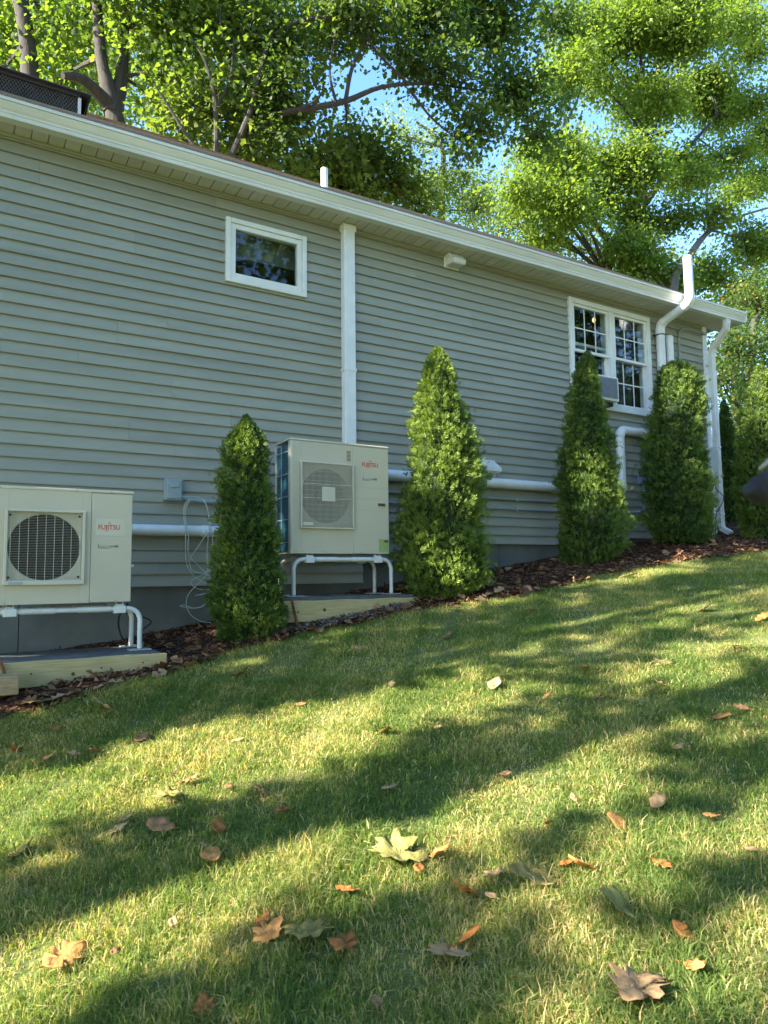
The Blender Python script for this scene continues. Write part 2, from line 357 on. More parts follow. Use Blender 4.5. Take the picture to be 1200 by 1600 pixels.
for k in range(0, 36):
    zb = Z0-LAP*k; zt = min(zb+LAP, SOF)
    rr = random.Random(k//2*13+5)
    x = XL; brk = []
    p0 = rr.uniform(-3.8, -.5)
    while p0 < XR: brk.append(p0); p0 += 3.66
    lims = [x_ for x_ in (3.43, 4.6, 7.1)]
    cuts = sorted([XL]+brk+[XR-.085]+[l for l in lims if k > bottom(l+.01)])
    segs = []
    for a, b in zip(cuts[:-1], cuts[1:]):
        if k > bottom((a+b)/2) or b-a < .03: continue
        segs.append((a, b))
    j = 0
    for a, b in segs:
        pieces = [(a, b, zb, zt)]
        for h in HOLES:
            new = []
            for (p, q, u, v) in pieces:
                if q <= h[0] or p >= h[1] or v <= h[2] or u >= h[3]: new.append((p, q, u, v)); continue
                if p < h[0]: new.append((p, h[0], u, v))
                if q > h[1]: new.append((h[1], q, u, v))
                if u < h[2]: new.append((max(p, h[0]), min(q, h[1]), u, h[2]))
                if v > h[3]: new.append((max(p, h[0]), min(q, h[1]), h[3], v))
            pieces = new
        for (p, q, u, v) in pieces:
            if q-p < .02 or v-u < .004: continue
            j += 1
            hp(sboard(p+.0006, q-.0006, u, v, .0012*(j % 2)), 'siding_board', M['siding'])
# foundation in four stretches with form joints
f = MB()
for a, b in ((XL, -1.2), (-1.194, .42), (.426, 1.93), (1.936, 3.6), (3.606, 5.2), (5.206, 7.2), (7.206, XR-.02)):
    zt = Z0-LAP*bottom((a+b)/2)
    f.box(a, b, WY+.022+.001*(int(a*7) % 2), WY+.25, -1.6, max(zt, Z0-LAP*bottom(b-.01))+.05)
hp(f, 'foundation', M['concrete'])
# inner wall sheet behind the boards, with openings
wl = MB(); yy0, yy1 = WY+.021, WY+.12
zz = [.50, W2[2]+.02, W1[2]+.02, W1[3]-.02, W2[3]-.02, 3.6]; xx = [XL, W1[0]+.02, W1[1]-.02, W2[0]+.02, W2[1]-.02, XR-.01]
for i in range(5):
    for j in range(5):
        cx = (xx[i]+xx[i+1])/2; cz = (zz[j]+zz[j+1])/2
        if any(h[0] < cx < h[1] and h[2] < cz < h[3] for h in HOLES): continue
        wl.box(xx[i], xx[i+1], yy0+.002*0, yy1, zz[j], zz[j+1])
hp(wl, 'wall_sheathing', M['dark'])
# end wall and back wall
e = MB(); e.box(XR-.02, XR, WY+.1, 13.4, -1, SOF); e.add([(XR-.01, WY, SOF), (XR-.01, 13.4, SOF), (XR-.01, 9.75, 6.1)], [(0, 1, 2)]); e.box(XL, XR, 13.4, 13.5, -1, SOF+.1); e.box(XL-.1, XL, WY, 13.4, -1.5, SOF)
hp(e, 'end_wall', M['siding'])
hp(MB().box(XR-.085, XR+.012, WY-.024, WY+.0, .24, SOF-.002).box(XR, XR+.012, WY+.0, WY+.08, .24, SOF-.002), 'corner_trim', M['white'], bevel=.003)
# frieze channel under the soffit
hp(MB().box(XL, XR-.09, WY-.028, WY-.016, SOF-.03, SOF-.002), 'siding_channel', M['siding'])
# soffit panels
def FY(x): return 5.845-.0185*x
sp = MB(); sp.box(.0045, .1175, 0, .42, 0, .012); sp.box(-.0045, .0045, .0, .42, .020, .024); sp.box(.055, .0585, 0, .42, -.0015, .0); spm = None
n = 0; x = -1.2
while x < 9.46:
    if spm is None:
        o = sp.build('soffit_panel', M['soffit']); spm = o.data
    else:
        o = bpy.data.objects.new('soffit_panel', spm); C.objects.link(o)
    o.location = (x, FY(x)+.012, SOF+random.uniform(0, .0012)); part(o, house); x += .122
# fascia, gutter, roof
ZT = 3.668
XE = 9.47
def band(y_off0, y_off1, z0, z1): pass
fz = MB(); fz.prism([(.074, SOF+.003), (.074, ZT-.02), (.09, ZT-.02), (.09, SOF+.013)], -1.5, XE-.02, FY(-1.5), FY(XE))
hp(fz, 'fascia', M['gutter'])
gp = [(.072, SOF-.006), (.004, SOF-.006), (0, SOF-.003), (-.001, SOF+.026), (-.006, SOF+.030), (-.008, SOF+.046), (-.018, SOF+.060), (-.034, SOF+.092), (-.038, SOF+.106), (-.048, SOF+.108), (-.048, SOF+.132), (-.034, SOF+.132), (-.032, SOF+.112), (.006, SOF+.01), (.070, SOF+.01)]
gm = MB(); gm.prism(gp, -1.5, XE, FY(-1.5), FY(XE)); gm.box(XE-.001, XE+.004, FY(XE)-.046, FY(XE)+.070, SOF-.002, SOF+.128)
hp(gm, 'gutter', M['gutter'])
def roofz(y, y0): return ZT-.005+(y-y0)*.650
RS = 30
rf = MB()
ridge = 9.75
for i in range(RS):
    t0, t1 = i/RS, (i+1)/RS
    vs = []
    for xq in (-1.5, XE+.02):
        ys_ = FY(xq)-.03
        ya = lerp(ys_, ridge, t0); yb = lerp(ys_, ridge, t1)
        vs += [(xq, ya, roofz(ya, ys_)), (xq, ya, roofz(ya, ys_)+.014), (xq, yb+.02, roofz(yb, ys_)+.004), (xq, yb+.02, roofz(yb, ys_)-.01)]
    rf.add(vs, [(0, 1, 5, 4), (1, 2, 6, 5), (0, 3, 2, 1), (4, 5, 6, 7), (3, 0, 4, 7)])
rf.add([(-1.5, ridge, roofz(ridge, 5.7)), (XE, ridge, roofz(ridge, 5.7)), (XE, 13.7, ZT), (-1.5, 13.7, ZT)], [(0, 1, 2, 3)])
hp(rf, 'roof', M['shingle'])
hp(MB().add([(XE-.03, 5.72, SOF+.1), (XE-.03, 5.72, SOF), (XE-.03, 13.5, SOF), (XE-.03, ridge, 6.2)], [(0, 1, 2, 3)]).box(9.15, XE-.02, 6.2, 13.4, SOF, SOF+.01), 'rake_board', M['white'])

# downspout (part of the house)
def P3(px, py, y): return at(px, py, y)
ds = MB()
def flat_tube(mb, pts, w_, d_):
    prev = None; base = len(mb.v)
    pts = [Vector(p) for p in pts]
    for i, p in enumerate(pts):
        t = (pts[min(i+1, len(pts)-1)]-pts[max(i-1, 0)]).normalized()
        a = Vector((1, 0, 0)); b2 = t.cross(a).normalized(); a2 = b2.cross(t).normalized()
        for (u, v_) in ((-1, -1), (-.55, -1), (-.5, -.8), (-.05, -.8), (0, -1), (.05, -.8), (.5, -.8), (.55, -1), (1, -1), (1, 1), (-1, 1)):
            mb.v.append(tuple(p+a2*u*w_/2+b2*v_*d_/2*-1))
    n = 11
    for i in range(len(pts)-1):
        for k in range(n):
            q = base+i*n; mb.f.append((q+k, q+(k+1) % n, q+n+(k+1) % n, q+n+k))
    mb.f.append(tuple(base+k for k in range(n))[::-1])
    return mb
flat_tube(ds, [(9.12, 5.712, SOF+.0), (9.12, 5.712, 3.47), (9.135, 5.735, 3.40), (9.15, 5.90, 3.24), (9.155, 5.965, 3.19), (9.157, 5.99, 3.12), (9.165, 5.99, .66), (9.168, 5.97, .60), (9.18, 5.86, .53)], .085, .064)
hp(ds, 'downspout', M['white'], bevel=.002)
st = MB(); [st.box(9.11, 9.215, 5.955, 6.06, z_, z_+.022) for z_ in (2.95, 1.75, .8)]
hp(st, 'downspout_strap', M['white'])

# windows
def window_frame(x0, x1, z0, z1, t, y0, y1, mb=None):
    mb = mb or MB(); mb.box(x0, x0+t, y0, y1, z0, z1).box(x1-t, x1, y0, y1, z0, z1).box(x0+t+.0005, x1-t-.0005, y0+.001, y1, z1-t, z1).box(x0+t+.0005, x1-t-.0005, y0+.001, y1, z0, z0+t); return mb
x0, x1, z0, z1 = W1
w1 = hp(window_frame(x0, x1, z0, z1, .045, WY-.045, WY+.10), 'window', M['trim'], bevel=.004)
w1['label'] = 'small casement window with white frame'
hp(window_frame(x0+.047, x1-.047, z0+.047, z1-.047, .048, WY-.033, WY+.03), 'sash', M['trim'], w1, bevel=.004)
hp(MB().box(x0+.09, x1-.09, WY-.006, WY-.001, z0+.09, z1-.09), 'pane', M['glass'], w1)
hp(MB().box(x0+.05, x1-.05, WY+.12, WY+.124, z0+.32, z1-.03), 'roller_blind', M['blind'], w1)
x0, x1, z0, z1 = W2
w2 = hp(window_frame(x0, x1, z0, z1, .062, WY-.045, WY+.12), 'window', M['trim'], bevel=.004)
w2['label'] = 'paired double hung window with white grilles and a cooler in its left half'
xm = (x0+x1)/2; hp(MB().box(xm-.045, xm+.045, WY-.044, WY+.11, z0+.062, z1-.062), 'mullion', M['trim'], w2, bevel=.003)
hp(MB().box(x0-.012, x1+.012, WY-.058, WY-.012, z0-.026, z0-.001), 'sill', M['trim'], w2, bevel=.003)
for s_, (a, b) in enumerate(((x0+.064, xm-.047), (xm+.047, x1-.064))):
    zm = (z0+z1)/2+.015
    def sash(c, d, yo, rail=.035, mun=True):
        hp(window_frame(a, b, c, d, rail, WY-.025+yo, WY+.012+yo), 'sash', M['trim'], w2, bevel=.002)
        hp(MB().box(a+rail-.004, b-rail+.004, WY-.004+yo, WY+.0+yo, c+rail-.004, d-rail+.004), 'pane', M['glass'], w2)
        if mun:
            for i in (1, 2):
                xx_ = a+rail+(b-a-2*rail)*i/3; hp(MB().box(xx_-.008, xx_+.008, WY-.009+yo, WY-.005+yo, c+rail, d-rail), 'muntin', M['trim'], w2)
            zc = (c+d)/2; hp(MB().box(a+rail, b-rail, WY-.0115+yo, WY-.0095+yo, zc-.008, zc+.008), 'muntin', M['trim'], w2)
    sash(zm-.018, z1-.064, 0)
    if s_ == 1: sash(z0+.064, zm+.018, .042)
    else: sash(z0+.36, zm+.12, .042, mun=False)
# room behind the windows
rm = MB()
for (a, b, c, d) in ((1.4, 3.4, 1.0, 3.45), (5.6, 8.8, 1.0, 3.8)):
    rm.box(a, b, WY+2.6, WY+2.62, c, d).box(a-.02, a, WY+.13, WY+2.6, c, d).box(b, b+.02, WY+.13, WY+2.6, c, d).box(a, b, WY+.13, WY+2.6, d, d+.02).box(a, b, WY+.13, WY+2.6, c-.02, c)
hp(rm, 'interior_wall', M['room'])
cv = MB()
for (a, b) in ((x0+.1, x0+.38), (xm+.12, xm+.34), (x1-.42, x1-.1)):
    n_ = 24
    vs = []
    for i in range(n_+1):
        xx_ = a+(b-a)*i/n_; yy_ = WY+.22+.018*math.sin(i*1.9); vs += [(xx_, yy_, z0+.05), (xx_, yy_, z1-.02)]
    cv.add(vs, [(2*i, 2*i+2, 2*i+3, 2*i+1) for i in range(n_)])
hp(cv, 'curtain', M['curtain'], w2)
# lamp seen inside
lm = bpy.data.materials.new('warm_bulb'); lm.use_nodes = True; b_ = lm.node_tree.nodes['Principled BSDF']; b_.inputs['Emission Color'].default_value = (1, .62, .28, 1); b_.inputs['Emission Strength'].default_value = .5
lp = at(928, 500, WY+.32)
lamp = thing('ceiling_lamp', 'small lit warm bulb hanging inside behind the left sash of the paired window', 'lamp', tuple(lp))
bm_ = MB(); [bm_.tube([(0, 0, -.035), (0, 0, -.025), (0, 0, 0), (0, 0, .022), (0, 0, .035)], [.005, .018, .025, .017, .006], 12)]
o = bm_.build('bulb', lm, lamp, smooth=True); MB().tube([(0, 0, .034), (0, 0, 3.79-lp.z)], .005, 6).build('cord', M['black'], lamp); MB().tube([(0, 0, .03), (0, 0, .09)], .016, 8).build('socket', M['black'], lamp)

# ------------------------------------------------------------------ pipes, vents, boxes on the wall
def arc(c, r, a0, a1, ax, ay, n=6):
    c = Vector(c); ax = Vector(ax); ay = Vector(ay)
    return [c+ax*r*math.cos(a0+(a1-a0)*i/n)+ay*r*math.sin(a0+(a1-a0)*i/n) for i in range(n+1)]
PY = WY-.075
vp = thing('wall_duct', 'tall white square duct running up the siding behind the taller outdoor unit', 'duct', (3.26, WY-.04, 1.0))
def p_(mb, name, m_, par, **k): return part(mb.build(name, m_, **k), par)
p_(MB().box(3.20, 3.325, WY-.098, WY-.012, .95, SOF-.003), 'duct_cover', M['pvc'], vp, bevel=.012)
p_(MB().box(3.188, 3.337, WY-.104, WY-.014, SOF-.07, SOF-.004), 'end_collar', M['pvc'], vp, bevel=.006)
p_(MB().box(3.192, 3.333, WY-.101, WY-.013, 2.02, 2.05), 'joint', M['pvc'], vp, bevel=.004)

pa = thing('horizontal_pipe', 'thick white level pipe on the siding between the left unit and the first shrub', 'pipe', (1.6, PY, .40))
p_(MB().tube([(.5, PY, .400), (2.95, PY, .400)], .047, 20), 'pipe_run', M['pvc'], pa, smooth=True)
p_(MB().tube([(1.80, PY, .400), (1.86, PY, .400)], .052, 20), 'coupling', M['pvc'], pa, smooth=True)
pb = thing('stepped_pipe', 'long white pipe running behind the bright shrub, then stepping up beneath the paired window', 'pipe', (5.5, PY, 1.0))
za, zb_ = 1.010, 1.815; xa = 7.165
p_(MB().tube([(3.0, PY, za+.004), (xa-.09, PY, za)], .057, 20), 'pipe_run', M['pvc'], pb, smooth=True)
p_(MB().tube(arc((xa-.09, PY, za+.09), .09, -math.pi/2, 0, (1, 0, 0), (0, 0, 1)), .062, 20), 'elbow', M['pvc'], pb, smooth=True)
p_(MB().tube([(xa, PY, za+.09), (xa, PY, zb_-.09)], .057, 20), 'riser', M['pvc'], pb, smooth=True)
p_(MB().tube(arc((xa+.09, PY, zb_-.09), .09, math.pi, math.pi/2, (1, 0, 0), (0, 0, 1)), .062, 20), 'elbow', M['pvc'], pb, smooth=True)
p_(MB().tube([(xa+.09, PY, zb_), (8.1, PY, zb_)], .057, 20), 'pipe_run', M['pvc'], pb, smooth=True)
p_(MB().tube([(xa+.42, PY, zb_), (xa+.49, PY, zb_)], .064, 20), 'coupling', M['pvc'], pb, smooth=True)
# vent stack at the right
VX = 8.06
vs_ = thing('vent_stack', 'white vent pipe bending out round the gutter beside the paired window', 'pipe', (VX, PY, 1.8))
yo = 5.545
p_(MB().tube([(VX, PY, 1.72), (VX, PY, 3.26)], .057, 20), 'riser', M['pvc'], vs_, smooth=True)
p_(MB().tube([(VX, PY, 3.22), (VX, PY, 3.30), (VX, PY-.02, 3.345), (VX, PY-.07, 3.385)], .063, 20), 'elbow', M['pvc'], vs_, smooth=True)
p_(MB().tube([(VX, PY-.06, 3.38), (VX+.01, yo+.05, 3.49)], .057, 20), 'offset_pipe', M['pvc'], vs_, smooth=True)
p_(MB().tube([(VX+.01, yo+.09, 3.475), (VX+.01, yo+.03, 3.51), (VX+.01, yo, 3.56), (VX+.01, yo, 3.63)], .063, 20), 'elbow', M['pvc'], vs_, smooth=True)
p_(MB().tube([(VX+.01, yo, 3.62), (VX+.01, yo, 4.13)], .057, 20), 'stack_top', M['pvc'], vs_, smooth=True)
p_(MB().tube([(VX, PY, 3.20), (VX, PY, 3.215)], .060, 20).box(VX-.085, VX+.085, PY+.045, PY+.06, 3.195, 3.22), 'strap', M['black'], vs_)
v2 = thing('capped_pipe', 'short white capped pipe close beside the vent stack, right of the paired window', 'pipe', (8.26, PY, 1.8))
p_(MB().tube([(8.25, PY, 1.7), (8.25, PY, 3.16)], .048, 18), 'pipe_run', M['pvc'], v2, smooth=True)
p_(MB().tube([(8.25, PY, 3.14), (8.25, PY, 3.21), (8.25, PY, 3.235)], [.053, .053, .035], 18), 'cap', M['pvc'], v2, smooth=True)
cd = thing('bent_conduit', 'thin grey conduit curving from the wall to the corner board under the eave', 'conduit', (8.6, WY-.03, 2))
pp = [(8.52, WY-.03, 1.6), (8.52, WY-.03, 3.28)]+arc((8.66, WY-.03, 3.28), .14, math.pi, math.pi/2, (1, 0, 0), (0, 0, 1))+[(9.13, WY-.035, 3.42)]
p_(MB().tube(pp, .014, 10), 'conduit_run', M['conduit'], cd, smooth=True)
p_(MB().box(9.05, 9.12, WY-.055, WY-.024, 3.4, 3.44), 'clip', M['conduit'], cd)
# roof vent
rv = at(507, 298, 7.55); rt = at(507, 264, 7.55)
rvt = thing('roof_vent_pipe', 'short white vent pipe poking above the roof edge above the square duct', 'pipe', (rv.x, 7.55, rv.z-.15))
p_(MB().tube([(rv.x, 7.55, rv.z-.25), (rv.x, 7.55, rt.z)], .044, 18), 'pipe_run', M['pvc'], rvt, smooth=True)
p_(MB().tube([(rv.x, 7.55, rv.z-.2), (rv.x, 7.55, rv.z-.02)], .07, 16), 'flashing', M['grey'], rvt, smooth=True)
# long conduits low on the wall
for (x0_, x1_, z_, r_, lab) in ((3.3, 6.9, .845, .015, 'upper of two thin grey conduits running low behind the bright shrub'), (3.3, 7.75, .735, .013, 'lower of two thin grey conduits running low behind the bright shrub')):
    t = thing('wall_conduit', lab, 'conduit', (5, WY-.035, z_), 'thin conduits low on the wall')
    p_(MB().tube([(x0_, WY-.036, z_), (x1_, WY-.036, z_)], r_, 10), 'conduit_run', M['conduit'], t, smooth=True)
    for q in (3.9, 5.42, 6.8): p_(MB().box(q, q+.02, WY-.056, WY-.014, z_-.02, z_+.02), 'clip', M['grey'], t)
# disconnect box
db = thing('electrical_disconnect', 'blue grey electrical box on the siding above the white pipe', 'electrical box', (1.55, WY-.02, .75))
p_(MB().box(1.478, 1.625, WY-.095, WY-.014, .655, .838), 'box_body', M['box'], db, bevel=.006)
p_(MB().box(1.494, 1.611, WY-.108, WY-.097, .668, .826), 'box_cover', M['box'], db, bevel=.005)
p_(MB().box(1.525, 1.588, WY-.12, WY-.109, .762, .80), 'handle', M['box'], db, bevel=.005)
p_(MB().tube([(1.626, WY-.05, .69), (1.70, WY-.05, .672), (1.8, WY-.05, .665), (2.3, WY-.05, .655)], .016, 10), 'conduit', M['box'], db, smooth=True)
# white looped cables
wc = thing('cable_bundle', 'loose loops of thin pale cable hanging over the white pipe beside the first shrub', 'cable', (1.8, WY-.15, .3))
def px_curve(pts, y): return [at(x_+230, y_+730, y) for x_, y_ in [(a*130/832, b*250/1600) for a, b in pts]]
def smoothp(P, n=6):
    P = [Vector(p) for p in P]; out = []
    for i in range(len(P)-1):
        a, b, c, d = P[max(i-1, 0)], P[i], P[i+1], P[min(i+2, len(P)-1)]
        for k in range(n):
            t = k/n; out.append(.5*((2*b)+(c-a)*t+(2*a-5*b+4*c-d)*t*t+(3*b-a-3*c+d)*t**3))
    return out+[P[-1]]
for k, cpts in enumerate([
    [(330, 290), (480, 295), (560, 330), (605, 430), (622, 560), (610, 700), (598, 850), (600, 1030), (540, 1080), (450, 1130), (450, 1180), (520, 1220), (640, 1225)],
    [(420, 320), (375, 380), (365, 500), (385, 650), (382, 850), (400, 980), (470, 1090), (590, 1160), (680, 1190)],
    [(430, 330), (390, 400), (380, 520), (412, 660), (408, 820), (430, 900), (520, 990), (600, 1070), (680, 1140)],
    [(500, 300), (575, 340), (615, 470), (640, 620), (658, 820), (640, 980), (560, 1110), (420, 1260), (390, 1370), (440, 1480), (540, 1540), (640, 1555)],
    [(600, 660), (520, 780), (430, 920), (450, 1030), (570, 1070), (660, 1120), (640, 1240), (480, 1283)],
    [(640, 1300), (560, 1385), (450, 1410), (330, 1390), (380, 1382), (470, 1410), (560, 1392)]]):
    y_ = WY-.14-.012*k
    p_(MB().tube(smoothp(px_curve(cpts, y_)), .0032, 6), 'cable', M['cable'], wc, smooth=True)
# dryer hood
h0 = at(749, 721, WY-.05)
dh = thing('dryer_vent', 'white slanted dryer vent hood just above the long white pipe', 'vent', (5.03, WY-.02, 1.1))
p_(MB().prism([(WY-.016, 1.26), (WY-.035, 1.26), (WY-.15, 1.175), (WY-.15, 1.13), (WY-.016, 1.13)], 4.93, 5.13), 'hood', M['white'], dh, bevel=.004)
p_(MB().box(4.915, 5.145, WY-.024, WY-.0165, 1.09, 1.275), 'flange', M['white'], dh, bevel=.003)
for q in range(3): p_(MB().box(4.94, 5.12, WY-.14+.04*q, WY-.11+.04*q, 1.118, 1.124), 'louver', M['white'], dh)
# eave hood
eh = thing('eave_exhaust_hood', 'cream exhaust hood tucked on the wall right under the soffit', 'vent', (4.6, WY-.02, 3.45))
p_(MB().prism([(WY-.02, SOF-.003), (WY-.10, SOF-.003), (WY-.19, 3.44), (WY-.17, 3.395), (WY-.02, 3.40)], 4.50, 4.67), 'hood', M['white'], eh, bevel=.004)
p_(MB().box(4.485, 4.685, WY-.026, WY-.018, 3.385, SOF-.004), 'flange', M['white'], eh, bevel=.003)
p_(MB().box(4.515, 4.655, WY-.16, WY-.06, 3.388, 3.3935), 'flap', M['soffit'], eh)
# receptacle on the right
rb = thing('outlet_box', 'blue grey outlet box left of the last wall shrub with conduit curling down', 'electrical box', (7.7, WY-.03, 1.1))
a_ = at(997, 741, WY-.03); b__ = at(1012, 758, WY-.03)
p_(MB().box(a_.x, a_.x+.16, WY-.085, WY-.014, b__.z, a_.z), 'box_body', M['bluebox'], rb, bevel=.005)
p_(MB().box(a_.x+.02, a_.x+.14, WY-.1, WY-.087, b__.z+.015, a_.z-.015), 'box_cover', M['bluebox'], rb, bevel=.004)
cx_ = a_.x+.07; q0 = b__.z
pp = [(cx_, WY-.05, q0), (cx_, WY-.05, q0-.28)]+arc((cx_-.09, WY-.05, q0-.28), .09, 0, -math.pi/2, (1, 0, 0), (0, 0, 1))+[(cx_-.35, WY-.05, q0-.375)]
p_(MB().tube(pp, .017, 10), 'conduit', M['bluebox'], rb, smooth=True)
# meter box near the corner
mbx = thing('meter_cabinet', 'flat grey meter cabinet half hidden behind the last wall shrub near the corner', 'electrical box', (9.0, WY-.05, 1.4))
p_(MB().box(8.86, 9.13, WY-.13, WY-.026, 1.32, 1.72), 'cabinet', M['grey'], mbx, bevel=.006)
p_(MB().box(8.88, 9.11, WY-.142, WY-.132, 1.34, 1.70), 'cabinet_door', M['grey'], mbx, bevel=.004)
p_(MB().tube(smoothp([(9.08, WY-.08, 1.32), (9.10, WY-.1, 1.15), (9.17, WY-.15, 1.05), (9.12, WY-.12, .9), (9.08, WY-.08, .8), (9.1, WY-.05, .55)]), .006, 6), 'cable', M['black'], mbx, smooth=True)
# window air conditioner
wa = thing('window_air_conditioner', 'white air conditioner with grey louvred back jutting from the paired window', 'air conditioner', (6.9, WY-.2, 2.15))
ax0, ax1, az0, az1 = 6.60, 7.00, 2.125, 2.43
p_(MB().box(ax0, ax1, WY-.23, WY+.05, az0, az1), 'cabinet', M['trim'], wa, bevel=.008)
p_(MB().box(ax0+.02, ax1-.03, WY-.236, WY-.231, az0+.03, az1-.02), 'back_grille', M['screen'], wa)
sl_ = MB(); 
for i in range(22): sl_.box(ax0+.025, ax1-.035, WY-.244, WY-.237, az0+.038+i*.0112, az0+.0425+i*.0112)
p_(sl_, 'louvers', M['screen'], wa)
p_(MB().box(ax0+.1, ax1-.02, WY-.15, WY-.06, az0-.045, az0-.001), 'bracket', M['black'], wa)
p_(MB().box(W2[0]+.07, ax0-.002, WY-.005, WY+.01, az0-.02, az1-.02).box(ax1+.002, xm-.05, WY-.005, WY+.01, az0-.02, az1-.02), 'side_panel', M['trim'], wa)

# ------------------------------------------------------------------ lettering helper
def text_mesh(name, txt, size, mt, parent, loc, shear=0, bold=0, sx=1):
    cu = bpy.data.curves.new('t', 'FONT'); cu.body = txt; cu.size = size; cu.extrude = .0006; cu.shear = shear; cu.offset = bold; cu.resolution_u = 3
    to = bpy.data.objects.new('t', cu); C.objects.link(to)
    dg = bpy.context.evaluated_depsgraph_get(); me = bpy.data.meshes.new_from_object(to.evaluated_get(dg))
    bpy.data.objects.remove(to); me.name = name; me.materials.clear(); me.materials.append(mt)
    o = bpy.data.objects.new(name, me); C.objects.link(o)
    o.rotation_euler = (math.pi/2, 0, 0); o.location = loc; o.scale = (sx, 1, 1); o.parent = parent
    return o

# ------------------------------------------------------------------ outdoor units (local origin: left front bottom corner)
def unit_shell(name, label, loc, Wd, H, D):
    u = thing(name, label, 'heat pump', loc)
    return u
def logo(u, x, z, s, yf):
    # FUJITSU with the loop above the J and I
    t = text_mesh('brand_lettering', 'FUJITSU', s, M['red'], u, (x, yf, z), bold=.0006, sx=.92)
    lw = s*.05
    mb = MB()
    pts = []
    for i in range(19):
        a = math.pi*2*i/18; k = s*.12
        dn = 1+math.sin(a)**2; pts.append((x+s*1.62+k*1.5*math.cos(a)/dn, yf-.001, z+s*.98+k*1.2*math.sin(a)*math.cos(a)/dn*1.6))
    mb.tube(pts, lw*.35, 5); mb.tube([(x+s*1.47, yf-.001, z+s*.02), (x+s*1.46, yf-.001, z-.12*s), (x+s*1.36, yf-.001, z-.18*s)], lw*.5, 5)
    mb.build('brand_symbol', M['red'], u)
def sublogo(u, x, z, s, yf):
    text_mesh('model_lettering', 'HALCYON', s*.72, M['inkpale'], u, (x+s*.55, yf, z), shear=.3, sx=.8)
    text_mesh('model_lettering', 'HFI', s*.85, M['ink'], u, (x+s*3.55, yf, z), bold=.0003, sx=.8)
    mb = MB(); mb.tube([(x+s*.3, yf-.0006, z+s*.9), (x+s*.1, yf-.0006, z+s*.1), (x+s*.4, yf-.0006, z-s*.12), (x+s*3.0, yf-.0006, z-s*.22)], [.0012, .0022, .0016, .0005], 5)
    mb.tube([(x+s*2.9, yf-.0006, z+s*.55), (x+s*3.1, yf-.0006, z+s*.2), (x+s*3.45, yf-.0006, z+s*.3)], [.0005, .003, .0005], 5)
    mb.build('swoosh', M['ink'], u)

def screws(u, pts):
    me = None
    for (x, y, z) in pts:
        if me is None:
            o = MB().disc((0, 0), .005, -.003, .0, 10).build('screw', M['grey'], u); me = o.data
        else:
            o = bpy.data.objects.new('screw', me); C.objects.link(o); o.parent = u
        o.location = (x, y, z)

